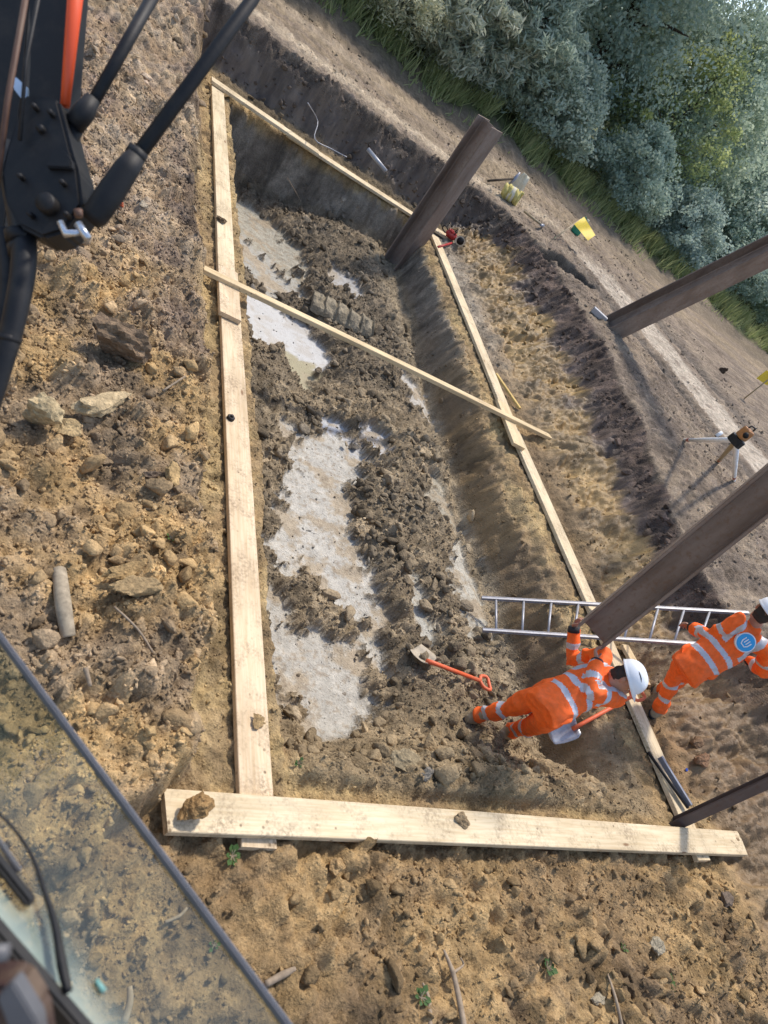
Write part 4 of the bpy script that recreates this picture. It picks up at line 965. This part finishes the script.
lump(36, 424, .13, 'blocky pale rock left of the long pale rock on the spoil bank', (.43, .36, .24), 5, asp=(1, .85, .8), planes=7)
lump(64, 430, .075, 'ochre stone between the blocky rock and the long pale rock', TANC, 6, asp=(.8, 1, .7))
lump(110, 352, .20, 'large dark crumbling clod high on the left spoil bank', (.20, .15, .11), 8, 'clod', 'clod', asp=(1, .6, .7), rot=.3, rough=.28)
lump(128, 574, .12, 'upper of two flat ochre clods right of the weathered log', (.36, .26, .14), 9, 'clod', 'clod', asp=(1, .35, .4), rot=.55, rough=.2)
lump(132, 594, .125, 'lower of two flat ochre clods right of the weathered log', (.33, .25, .15), 10, 'clod', 'clod', asp=(1, .45, .45), rot=.5, rough=.2)
lump(150, 478, .075, 'dark grey stone at the right side of the spoil bank', (.15, .12, .10), 12, asp=(1, .6, .55), rot=.4)
lump(186, 505, .085, 'brown rounded clod above the ledge left of the pinkish board', (.30, .22, .13), 13, 'clod', 'clod', asp=(1, .8, .7), rough=.2)
lump(172, 478, .08, 'ochre upright clod beside the dark grey stone', (.42, .31, .17), 14, 'clod', 'clod', asp=(.6, 1, .7), rough=.2)
lump(148, 508, .06, 'pale flat stone below the dark grey stone', (.44, .37, .26), 15, asp=(1, .7, .4))
lump(187, 812, .085, 'ochre brown clod on the left end of the near board', (.30, .20, .10), 21, 'clod', 'clod', asp=(1, .8, .75), rot=.5, rough=.26, fixz=.093, sink=.25)
lump(461, 823, .050, 'crumbly grey clod on the middle of the near board', (.27, .21, .14), 22, 'clod', 'clod', asp=(1, .85, .45), rough=.34, fixz=.093, sink=.2)
lump(257, 722, .045, 'small brown clod on the pinkish board', (.34, .25, .14), 24, 'clod', 'clod', asp=(1, .8, .45), rough=.34, fixz=.045, sink=.2)
lump(222, 222, .055, 'small dark clod on the far left board', (.16, .12, .08), 25, 'clod', 'clod', asp=(1, .7, .45), rough=.34, fixz=.045, sink=.2)
lump(336, 866, .06, 'ochre stone just below the near board', (.38, .27, .15), 26, z0=0, asp=(1, .8, .6), rot=1)
lump(722, 900, .10, 'dark stone at the far right below the near board', (.16, .13, .11), 28, z0=0, asp=(1, .6, .5))
lump(404, 765, .13, 'broad grey slab of clay on the pit floor near the near board', (.28, .24, .17), 30, 'clod', 'clod', z0=-.6, asp=(1, .7, .4), planes=7)
lump(352, 448, .08, 'dark grey stone on the pale slurry in the pit', (.14, .13, .12), 31, z0=-.7, asp=(1, .6, .5), planes=7, rot=.8)
lump(424, 776, .07, 'grey wedge of rock on the pit floor right of the clay slab', (.22, .21, .2), 33, z0=-.6, asp=(1, .5, .5), planes=6)
lump(700, 762, .085, 'reddish stone beside the grey bars on the right bank', (.24, .15, .10), 34, z0=.1, asp=(1, .7, .6))
lump(692, 744, .075, 'brown stone above the grey bars on the right bank', (.22, .15, .10), 35, z0=.1, asp=(1, .8, .7))
lump(655, 948, .08, 'pale flat stone on the rough ground at the bottom of the picture', (.34, .31, .25), 36, z0=0, asp=(1, .6, .4), rot=.3, planes=7)
lump(595, 997, .06, 'pale stone at the bottom edge beside the right dead root', (.36, .33, .27), 37, z0=0, asp=(1, .7, .45))
lump(722, 372, .10, 'dark clod lying beyond the pale path', (.07, .05, .04), 38, 'clod', 'clod', z0=1, rough=.3, asp=(1, .8, .8))
# lump of clay cut by bucket teeth
def tooth_block():
    o = land(340, 318, -.85); xd = (land(366, 330, -.85) - land(312, 304, -.85)).normalized(); M = basis(o + V(0, 0, .07), xd, V(0, -.25, 1)); bm = bmesh.new(); n = 60; m = 10; g = []
    for i in range(n + 1):
        u = i / n; x = (u - .5) * .92; row = []
        for j in range(m + 1):
            w = j / m; ph = (u * 5) % 1; tooth = .075 * (1 - ph) ** .6 * (.4 + .6 * w)
            ang = (w - .5) * 2.4; row.append(bm.verts.new(M @ V(x + .01 * math.sin(w * 9), .17 * math.sin(ang) * 1.1, -.06 + .17 * math.cos(ang) * .8 + tooth - .05 + .045 * mnoise.noise(V(x * 9, w * 3, 1)) + .02 * mnoise.noise(V(x * 25, w * 9, 4)))))
        g.append(row)
    for i in range(n):
        for j in range(m): bm.faces.new((g[i][j], g[i + 1][j], g[i + 1][j + 1], g[i][j + 1]))
    bm.faces.new(g[0]); bm.faces.new(g[-1][::-1]); bmesh.ops.recalc_face_normals(bm, faces=bm.faces)
    me = bpy.data.meshes.new('clay_lump'); bm.to_mesh(me); bm.free(); c = coords(me); z_ = n3(c, 8, 3)
    add_attr(me, np.array([.27, .225, .155])[None] * (1 + .3 * z_[:, None]), np.zeros(len(c))); ob = link_mesh('clay_lump', me, M_CLOD); recentre(ob); tag(ob, 'ribbed lump of clay cut by bucket teeth on the pit floor', 'clay lump')
tooth_block()

# ------------------------------------------------------------------ wood, roots, leaves
def stick(name, pix, r, mat, label, cat, z0=0, lift=.02, sub=4, n=10, extra=None):
    pts = [land(x, y, z0) + V(0, 0, lift if not isinstance(lift, (list, tuple)) else lift[i]) for i, (x, y) in enumerate(pix)]
    bm = bmesh.new(); rr = r if isinstance(r, (list, tuple)) else [r] * len(pts); add_tube(bm, pts, rr, n, sub=sub)
    for e_pix, er, el in (extra or []): add_tube(bm, [land(x, y, z0) + V(0, 0, l_) for (x, y), l_ in zip(e_pix, el)], er, n, sub=sub)
    o = from_bm(name, bm, mat, smooth=True); recentre(o); return tag(o, label, cat)
stick('log', [(57, 574), (61, 608), (66, 640)], [.034, .037, .033], M_LOG, 'short weathered log lying on the left spoil bank', 'log', .3, .03, sub=8, n=16)
stick('root', [(438, 952), (447, 975), (454, 1000), (462, 1030)], [.006, .014, .016, .017], M_ROOT, 'forked dead root sticking up from the ground at the bottom', 'root', 0, [.05, .05, .04, .02], extra=[([(447, 975), (455, 968), (450, 962)], [.008, .006, .004], [.05, .07, .09])])
stick('root', [(418, 985), (424, 1002), (428, 1030)], [.006, .012, .012], M_ROOT, 'thin straight dead root left of the forked root', 'root', 0, [.04, .04, .02])
stick('root', [(604, 975), (612, 1000), (620, 1030)], [.006, .010, .012], M_ROOT, 'thin brown root at the bottom right beside a pale stone', 'root', 0, [.03, .03, .02])
stick('root', [(262, 986), (280, 976), (292, 970)], [.016, .018, .010], M_ROOT, 'thick broken root just right of the window edge', 'root', 0, .03)
stick('root', [(162, 924), (176, 918), (184, 910)], [.007, .008, .006], M_ROOT, 'curved twig seen through the cab window', 'root', 0, .03)
stick('root', [(122, 1024), (124, 1005), (120, 992)], [.014, .014, .010], M_ROOT, 'stub of root seen through the lower cab window', 'root', .1, [.02, .06, .1])
stick('twig', [(112, 610), (135, 632), (150, 655)], .006, M_ROOT, 'thin twig lying below the flat ochre clods', 'twig', .3, .03)
stick('twig', [(82, 672), (87, 690)], [.012, .009], M_ROOT, 'short stub of wood above the cab window edge', 'twig', .3, .04)
stick('twig', [(160, 395), (183, 380)], [.008, .006], M_ROOT, 'pale twig right of the long pale rock', 'twig', .3, .04)
stick('wire', [(306, 106), (316, 124), (313, 142), (330, 152), (345, 160)], .008, M_ALU, 'thin pale wire hanging down the dark far bank', 'wire', .5, .05)
stick('wire', [(286, 180), (300, 205), (296, 212)], .006, M_ROOT, 'bent root fibre on the far pit wall', 'root', -.5, .04)
def sprig(px, py, r, label, z0=0, n=9):
    p = land(px, py, z0); t = thing('seedling', p, label, 'seedling'); bm = bmesh.new(); st = bmesh.new()
    for i in range(n):
        a = i * 2.4 + random.random(); L = r * random.uniform(.6, 1.1); d = V(math.cos(a), math.sin(a), random.uniform(.3, .9)).normalized(); s = d.cross(V(0, 0, 1)).normalized(); b = p + V(0, 0, .01)
        add_tube(st, [b, b + d * L * .5], .002, 5)
        c = b + d * L * .4; m_ = b + d * L * .75 - V(0, 0, .004); e = b + d * L * 1.05 - V(0, 0, .012); w = L * .26
        q = [bm.verts.new(x) for x in (b, m_ + s * w, e, m_ - s * w)]; bm.faces.new(q)
    bmesh.ops.remove_doubles(bm, verts=bm.verts, dist=.0005); from_bm('leaf_cluster', bm, M_SPRIG, t); from_bm('stem', st, M_ROOT, t)
sprig(170, 539, 0.050, 'tiny bright green seedling on the spoil bank', .3, 6)
sprig(231, 857, 0.061, 'green oak leaves on the ground just below the near board', 0)
sprig(546, 968, 0.072, 'green weed among dark clods near the bottom centre', 0, 11)
sprig(420, 998, 0.066, 'green leaves beside the thin straight root', 0, 9)
sprig(668, 985, 0.072, 'low green weed at the bottom right', 0, 9)
sprig(622, 948, 0.044, 'small weed left of the pale flat stone', 0, 6)
sprig(298, 764, 0.044, 'small green leaf inside the near left corner of the pit', -.5, 6)
sprig(213, 946, 0.044, 'pale leaf seen through the cab window', 0, 5)

# ------------------------------------------------------------------ small gear
def disc_tool(px, py, z, r, h, label, name, cat, mat):
    p = at(px, py, z); bm = bmesh.new(); add_tube(bm, [p, p + V(0, 0, h * .8), p + V(0, 0, h)], [r, r, r * .8], 18); add_tube(bm, [p + V(0, 0, h), p + V(0, 0, h * 1.5)], [r * .45, r * .35], 12)
    o = from_bm(name, bm, mat, smooth=False); recentre(o); return tag(o, label, cat)
disc_tool(230, 419, .045, .032, .03, 'black round cap lying on the pinkish board', 'cap', 'cap', M_RUBBER)
# two bars on the right board
bm = bmesh.new(); a, b = at(648, 752, .07), at(688, 808, .09); add_tube(bm, [a, b], .014, 10); o = from_bm('steel_bar', bm, M_BLACK, smooth=True); recentre(o); tag(o, 'black bar lying along the right board near the corner', 'bar')
bm = bmesh.new(); a, b = at(660, 757, .10), at(690, 806, .10); M = basis(a, b - a, V(0, 0, 1)); add_box(bm, ((b - a).length / 2, 0, 0), ((b - a).length, .03, .05), M); bevel_all(bm, .006); o = from_bm('spirit_level', bm, M_PIPE); recentre(o); tag(o, 'grey straight bar beside the black bar on the right board', 'bar')
lump(686, 770, .03, 'small blue scrap on the right bank beside the grey bar', (.03, .08, .42), 44, 'plastic_scrap', 'scrap', z0=.1, asp=(1, .5, .3), sink=0)
# pipe and rag on the far bank
p, q = land(366, 152, .4) + V(0, 0, .05), land(384, 174, .3) + V(0, 0, .05); o = tube_obj('pipe', [p, q], .035, M_ALU, None, 14); recentre(o); tag(o, 'pale grey pipe sticking out of the dark far bank', 'pipe')
def rag(px, py, w, h, label, mat, z0, lift=.04):
    p = land(px, py, z0); up = (EYEP - p).normalized(); side = V(0, 0, 1).cross(up).normalized(); u2 = up.cross(side); bm = bmesh.new(); n = 14; g = []
    for i in range(n + 1):
        row = []
        for j in range(n + 1):
            a, b = i / n - .5, j / n - .5; taper = 1 - .75 * (b + .5); row.append(bm.verts.new(p + side * (a * w * taper + .1 * w * b) + u2 * (b * h) + up * (lift + .05 * mnoise.noise(V(a * 5, b * 5, px)))))
        g.append(row)
    for i in range(n):
        for j in range(n): bm.faces.new((g[i][j], g[i + 1][j], g[i + 1][j + 1], g[i][j + 1]))
    o = from_bm('rag', bm, mat, smooth=True); recentre(o); md = o.modifiers.new('t', 'SOLIDIFY'); md.thickness = .008; tag(o, label, 'rag')
rag(415, 166, .34, .5, 'pale pointed rag lying against the dark far bank', M_CREAM, .4)
# cut-off saw
c = at(448, 239, .04); t = thing('disc_cutter', c, 'red disc cutter beside the boards behind the short pile', 'power tool'); xd = V(1, -.35, 0).normalized()
bm = bmesh.new(); M = basis(c + V(0, 0, .09), xd, V(0, 0, 1)) @ Matrix.Scale(.62, 4); add_box(bm, (0, 0, 0), (.34, .2, .2), M); add_box(bm, (-.05, 0, .1), (.2, .16, .07), M); bmesh.ops.bevel(bm, geom=list(bm.edges), offset=.03, segments=3, affect='EDGES'); from_bm('motor_body', bm, M_RED, t, True)
q = M @ V(.30, -.06, .02); yv = (M.to_3x3() @ V(0, 1, 0)).normalized(); tube_obj('cutting_disc', [q - yv * .006, q + yv * .006], .095, M_CHROME, t, 28, smooth=False); tube_obj('blade_guard', [q + V(0, 0, .02) - yv * .03, q + V(0, 0, .02) + yv * .03], .065, M_BLACK, t, 20)
tube_obj('handle', [M @ V(-.16, 0, .05), M @ V(-.30, 0, .10), M @ V(-.33, 0, .0), M @ V(-.18, 0, -.06)], .012, M_BLACK, t, 8, sub=4); tube_obj('handle', [M @ V(.05, -.12, .08), M @ V(.06, -.1, .2), M @ V(.06, .1, .2), M @ V(.05, .12, .08)], .010, M_BLACK, t, 8, sub=4)
o = tube_obj('lath', [at(438, 247, .05), at(452, 243, .05)], .02, M_RED, None, 6); recentre(o); tag(o, 'short red stick lying below the red disc cutter', 'stick')
# rope coil, bag and tools on the upper ground
def rope(px, py, label, r=.11):
    p = land(px, py, .9); t = thing('rope_coil', p, label, 'rope'); ax = V(.8, -.45, .15).normalized(); a, b = frame_for(ax); pts = []
    for i in range(260):
        an = i * .22; pts.append(p + V(0, 0, r + .02) + ax * (i / 260 - .5) * .36 + (a * math.cos(an) + b * math.sin(an)) * (r + .02 * math.sin(i * .37)))
    tube_obj('rope', pts, .03, plain('yellow_rope', (.55, .46, .16), .85, 0, .3), t, 6); tube_obj('wrap', [p + V(0, 0, r + .02) - ax * .07, p + V(0, 0, r + .02) + ax * .06], r + .035, M_CREAM, t, 20)
rope(507, 200, 'coil of yellow rope with a pale wrap at the bank edge')
rag(513, 190, .6, .75, 'cream sack lying on the upper ground behind the yellow rope', M_CREAM, .9, .10)
def simple_tool(a, b, mat, label, head=None):
    t = thing('hand_tool', a, label, 'hand tool'); tube_obj('shaft', [a, b], .022, mat, t, 8)
    if head: tube_obj('head', [b + head * .15, b, b - head * .15], [.02, .035, .02], M_PIPE, t, 8)
simple_tool(land(486, 183, .9) + V(0, 0, .05), land(507, 188, .9) + V(0, 0, .22), M_BARK, 'brown pick lying beside the yellow rope coil', V(.2, .3, .9).normalized())
simple_tool(land(522, 214, .9) + V(0, 0, .06), land(540, 228, .9) + V(0, 0, .06), M_TAN, 'grey red-ended tool lying between the rope and the yellow flag', V(.6, .6, 0))
# flag on a stake, green bottle
f0 = land(552, 240, .95); ft = reach(581, 219, f0, 1.05); t = thing('marker_flag', f0, 'yellow flag on a thin leaning stake at the far edge', 'flag'); tube_obj('stake', [f0, ft], .014, M_TAN, t, 8)
bm = bmesh.new(); fd = (ft - f0).normalized(); fs = fd.cross((EYEP - ft).normalized()).normalized(); fs = fs if fs.dot(reach(588, 224, ft, .3) - ft) > 0 else -fs; g = []
for i in range(9):
    u = i / 8; g.append([bm.verts.new(ft + fd * (.12 - .38 * w * (1 - .25 * u)) + fs * (.42 * u) + (EYEP - ft).normalized() * .04 * math.sin(u * 7 + w * 2)) for w in (0, .25, .5, .75, 1)])
for i in range(8):
    for j in range(4): bm.faces.new((g[i][j], g[i + 1][j], g[i + 1][j + 1], g[i][j + 1]))
from_bm('cloth', bm, M_YEL, t, True)
p = land(574, 233, .95); t = thing('jerry_can', p, 'green can standing just below the yellow flag', 'can'); bm = bmesh.new(); add_box(bm, p + V(0, 0, .17), (.2, .14, .34)); bevel_all(bm, .03); from_bm('can_body', bm, M_GREEN, t); tube_obj('cap', [p + V(.05, 0, .33), p + V(.05, 0, .39)], .03, M_CREAM, t, 10); tube_obj('handle', [p + V(-.07, 0, .33), p + V(-.05, 0, .4), p + V(.02, 0, .34)], .012, M_GREEN, t, 6)
# survey tripod with an orange head
def tripod():
    hd_ = reach(737, 438, land(717, 458, 1.0), 1.0); fA = land(684, 440, 1.); fB = land(718, 462, 1.); fC = land(734, 481, 1.)
    hd_ = V((fA.x + fB.x + fC.x) / 3 + .10, (fA.y + fB.y + fC.y) / 3 + .06, 0); n_ = None
    v = ray(737, 440); 
    best = min((abs((EYEP + v * k).z - 1.95), k) for k in [i * 1e-5 for i in range(500, 2600)]); hd_ = EYEP + v * best[1]
    t = thing('survey_tripod', (fA + fB + fC) / 3, 'white legged survey tripod with an orange instrument on top', 'tripod')
    for f, m in ((fA, M_WHITE), (fB, M_TAN), (fC, M_WHITE)):
        lg = tube_obj('leg', [hd_, hd_.lerp(f, .55), f], [.030, .030, .022], m, t, 10); tube_obj('foot', [hd_.lerp(f, .86), f], [.028, .018], M_TERRA, lg, 8)
    bm = bmesh.new(); add_tube(bm, [hd_ - V(0, 0, .05), hd_ + V(0, 0, .03)], [.09, .09], 14); from_bm('head_plate', bm, M_BLACK, t)
    bm = bmesh.new(); add_box(bm, hd_ + V(0, 0, .10), (.12, .10, .13)); bevel_all(bm, .02); b = from_bm('instrument', bm, dusty('orange_brown_casing', (.40, .17, .05), .55, amt=.3), t)
    tube_obj('lens', [hd_ + V(-.05, -.05, .11), hd_ + V(-.08, -.08, .11)], .03, M_BLACK, b, 12); tube_obj('handle', [hd_ + V(-.05, 0, .17), hd_ + V(-.04, 0, .205), hd_ + V(.04, 0, .205), hd_ + V(.05, 0, .17)], .009, M_BLACK, b, 6)
tripod()
# yellow marker at the right edge, white peg by the leaning pile
e = at(773, 376, 1.75); p = V(e.x, e.y, zt(e.x, e.y)); t = thing('marker_flag', p, 'yellow marker at the right edge beyond the pale path', 'flag'); tube_obj('stake', [p, e], .016, M_TAN, t, 8); bm = bmesh.new(); g = [[bm.verts.new(e + V(.7, -.2, 0).normalized() * (u * .36 - .18) + V(.05 * math.sin(u * 6), .05 * math.cos(u * 5), -.26 * w * (1 - .3 * u))) for w in (0, .5, 1)] for u in [i / 8 for i in range(9)]]
for i in range(8):
    for j in range(2): bm.faces.new((g[i][j], g[i + 1][j], g[i + 1][j + 1], g[i][j + 1]))
from_bm('cloth', bm, M_YEL, t, True)
p = land(597, 317, 1.0); bm = bmesh.new(); add_box(bm, p + V(0, 0, .05), (.30, .09, .1), Matrix.Translation(p) @ Matrix.Rotation(-.5, 4, 'Z') @ Matrix.Translation(-p)); bevel_all(bm, .012); o = from_bm('block', bm, M_ALU); recentre(o); tag(o, 'pale block at the foot of the leaning steel pile', 'block')
p = land(716, 436, 1.0); o = tube_obj('peg', [p, p + V(.05, .02, .1)], .03, M_WHITE, None, 10); recentre(o); tag(o, 'small white peg beside the survey tripod', 'peg')
p = land(123, 208, .3)
lump(120, 206, .03, 'scrap of red brick on the spoil beside the black rod', (.42, .12, .07), 51, 'brick_scrap', 'brick', z0=.3, sink=0, asp=(1, .8, .6))
lump(142, 205, .06, 'pale crumpled scrap on the spoil beside the black rod', (.5, .44, .36), 52, 'rubble_scrap', 'rubble', z0=.3, sink=0, asp=(1, .6, .4), planes=6)

# ------------------------------------------------------------------ trees and undergrowth
def leaves(centres, spread, per, size, asp, rng, droop=0, up_bias=0.3):
    n = len(centres) * per; c = np.repeat(np.array(centres), per, 0); sp = np.repeat(np.array(spread), per)
    off = rng.normal(size=(n, 3)); off /= np.linalg.norm(off, axis=1)[:, None]; off *= (rng.uniform(size=n) ** .45)[:, None]
    p = c + off * sp[:, None] * np.array([1, 1, .75]); s = size * rng.uniform(.6, 1.35, n)
    a = rng.normal(size=(n, 3)); a[:, 2] += up_bias - droop; a /= np.linalg.norm(a, axis=1)[:, None]; b = np.cross(a, rng.normal(size=(n, 3))); b /= np.linalg.norm(b, axis=1)[:, None]
    a = a * s[:, None]; b = b * (s * asp)[:, None]
    v = np.stack([p - a * .5, p + b * .5, p + a * .5, p - b * .5], 1).reshape(-1, 3); return v
def leaf_mesh(v):
    n = len(v) // 4; me = bpy.data.meshes.new('crown'); me.vertices.add(len(v)); me.vertices.foreach_set('co', v.astype(np.float32).ravel()); me.loops.add(n * 4); me.loops.foreach_set('vertex_index', np.arange(n * 4, dtype=np.int32)); me.polygons.add(n)
    me.polygons.foreach_set('loop_start', np.arange(0, n * 4, 4, dtype=np.int32)); me.polygons.foreach_set('loop_total', np.full(n, 4, np.int32)); me.update(); return me
def tree(x, y, h, r, label, mat, seed, name='tree', cat='tree', low=.08, per=190, nc=90, size=.17, asp=.55, lean=(0, 0), droop=0, dens=1.0, group=None):
    rng = np.random.default_rng(seed); z0 = zt(x, y) - .05; base = V(x, y, z0); t = thing(name, base, label, cat, group)
    bm = bmesh.new(); top = base + V(lean[0], lean[1], h * .8); k = [base, base + V(lean[0] * .2, lean[1] * .2, h * .25), base + V(lean[0] * .6 + .2, lean[1] * .6, h * .55), top]
    add_tube(bm, k, [h * .022, h * .018, h * .012, h * .004], 10, sub=4); cs, sp = [], []
    nl = 9
    for i in range(nl):
        f = .22 + .6 * i / nl; s_ = base.lerp(top, f); an = i * 2.4 + rng.uniform(-.4, .4); L = r * rng.uniform(.6, 1.0) * (1.15 - .6 * f); e = s_ + V(math.cos(an) * L, math.sin(an) * L, L * rng.uniform(.2, .6)); m_ = s_.lerp(e, .5) + V(0, 0, L * .08)
        add_tube(bm, [s_, m_, e], [h * .008, h * .005, h * .0015], 6, sub=3)
    trunk = from_bm('trunk', bm, M_BARK, t, True)
    while len(cs) < nc:
        u = rng.uniform(-1, 1, 3)
        if np.linalg.norm(u) > 1 or np.linalg.norm(u) < .25: continue
        f = (u[2] + 1) / 2; wid = (.55 + .75 * math.sin(PI * min(1, f * 1.15 + .05)))
        wid *= 1 + .25 * mnoise.noise(V(u[0] * 2, u[1] * 2, f * 3 + seed))
        p = np.array([x + lean[0] * f + u[0] * r * wid, y + lean[1] * f + u[1] * r * wid, z0 + h * (low + (1 - low) * f)]); cs.append(p); sp.append(rng.uniform(.07, .24) * r * dens)
    v = leaves(cs, sp, per, size, asp, rng, droop); link_mesh('crown', leaf_mesh(v), mat, t)
TREES = [
    # x, y, height, radius, label, material, options
    (2.0, 19.6, 6.5, 2.6, 'dark bushy tree at the top left end of the tree belt', M_LEAFD, {}),
    (5.0, 21.5, 9.5, 3.0, 'dark tree behind the pale shrub at the top of the picture', M_LEAFD, {}),
    (8.8, 22.5, 10.5, 3.2, 'dark tree above the top of the short steel pile', M_LEAFM, {}),
    (12.6, 22.5, 11.0, 3.4, 'dark tree straight behind the yellow flag', M_LEAFD, {}),
    (16.6, 22.5, 6.0, 2.8, 'dark tree just above the leaning pile in the middle of the belt', M_LEAFD, {}),
    (21.0, 23.0, 5.6, 3.0, 'hazy mid green tree in the upper right of the belt', M_LEAFH, {}),
    (25.5, 22.5, 6.6, 3.2, 'dark tree at the right edge above the leaning pile', M_LEAFD, {}),
    (31.0, 23.5, 6.8, 3.6, 'dark tree at the far right end of the belt', M_LEAFD, {}),
    (11.0, 30.0, 15.0, 4.6, 'tall tree rising behind the belt near the top centre', M_LEAFM, {}),
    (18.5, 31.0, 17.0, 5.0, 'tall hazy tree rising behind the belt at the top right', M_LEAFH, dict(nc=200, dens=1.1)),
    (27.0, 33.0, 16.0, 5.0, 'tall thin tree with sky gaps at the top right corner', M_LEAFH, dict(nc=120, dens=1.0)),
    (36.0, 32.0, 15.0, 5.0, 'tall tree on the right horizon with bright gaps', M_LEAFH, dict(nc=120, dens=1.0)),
    (2.5, 29.0, 13.0, 4.5, 'tall tree behind the belt at the top left', M_LEAFD, {}),
    (13.6, 26.5, 9.5, 3.2, 'middle tree of the second row behind the yellow flag', M_LEAFD, {}),
    (22.5, 27.5, 5.8, 3.2, 'middle tree of the second row behind the hazy green tree', M_LEAFD, {}),
    (7.0, 26.5, 10.0, 3.6, 'tree of the second row behind the silvery willow shrub', M_LEAFD, {}),
    (30.0, 28.5, 6.8, 3.6, 'tree of the second row near the right edge', M_LEAFD, {}),
    (38.5, 24.5, 8.0, 4.0, 'bushy tree at the outermost right of the belt', M_LEAFD, {}),
]
for i, (x, y, h, r, lab, m, kw) in enumerate(TREES): tree(x, y, h, r, lab, m, 300 + i, **{**dict(low=.0, nc=430, per=135, size=.125, dens=1.45), **kw})
SHRUBS = [
    (7.0, 18.2, 3.2, 1.3, 'pale silvery willow shrub at the edge of the track', M_LEAFP, dict(asp=.22, size=.19)),
    (5.4, 18.0, 2.4, 1.1, 'pale green shrub left of the silvery willow shrub', M_LEAFP, dict(asp=.3)),
    (8.6, 18.4, 3.4, 1.2, 'slim mid green willow shrub right of the silvery one', M_LEAFM, dict(asp=.25, size=.18)),
    (3.3, 18.2, 1.7, 1.0, 'low dark bramble at the top of the track', M_LEAFM, {}),
    (10.3, 18.2, 2.2, 1.1, 'rounded green bush left of the yellow flag', M_LEAFM, {}),
    (13.5, 18.4, 2.4, 1.2, 'rounded green bush right of the yellow flag', M_LEAFD, {}),
    (16.4, 18.6, 2.0, 1.3, 'low spreading bush above the leaning pile', M_LEAFM, {}),
    (20.0, 19.6, 2.8, 1.5, 'leafy bush below the dark trees at the right edge', M_LEAFD, {}),
    (24.0, 20.0, 3.0, 1.7, 'broad bush at the right end of the grass strip', M_LEAFD, {}),
    (15.0, 20.6, 5.0, 1.8, 'yellow green sapling among the dark trees', M_LEAFY, dict(nc=100)),
]
for i, (x, y, h, r, lab, m, kw) in enumerate(SHRUBS): tree(x, y, h, r, lab, m, 400 + i, name='shrub', cat='shrub', **{**dict(low=.0, nc=150, per=120, size=.10, dens=1.6), **kw})
# grass verge along the trees, one uncountable mass
n = 26000; gx_ = RNG.uniform(1, 30, n); gy_ = 17.35 + RNG.normal(0, .34, n) + .3 * fbm(gx_ * .6, gx_ * 0, 3, 7) + .03 * np.clip(gx_ - 8, 0, 30); k = RNG.uniform(size=n) < ss(fbm(gx_ * 1.2, gy_ * 1.2, 4, 9) * 2.0 + .45); gx_, gy_ = gx_[k], gy_[k]; n = len(gx_)
gz = terrain(gx_, gy_)
hh = RNG.uniform(.10, .42, n) * (.35 + .9 * ss((gy_ - 16.2) / .8)); an = RNG.uniform(0, 2 * PI, n); ln = RNG.uniform(-.2, .2, (n, 2)); w = .018
b0 = np.stack([gx_ - w * np.cos(an), gy_ - w * np.sin(an), gz - .02], 1); b1 = np.stack([gx_ + w * np.cos(an), gy_ + w * np.sin(an), gz - .02], 1); tp = np.stack([gx_ + ln[:, 0], gy_ + ln[:, 1], gz + hh], 1); t2_ = tp + np.array([.006, 0, 0])
gm = leaf_mesh(np.stack([b0, b1, t2_, tp], 1).reshape(-1, 3)); gm.name = 'grass'; tag(link_mesh('grass', gm, M_GRASS), 'green grass verge growing along the foot of the trees', 'grass', kind='stuff')
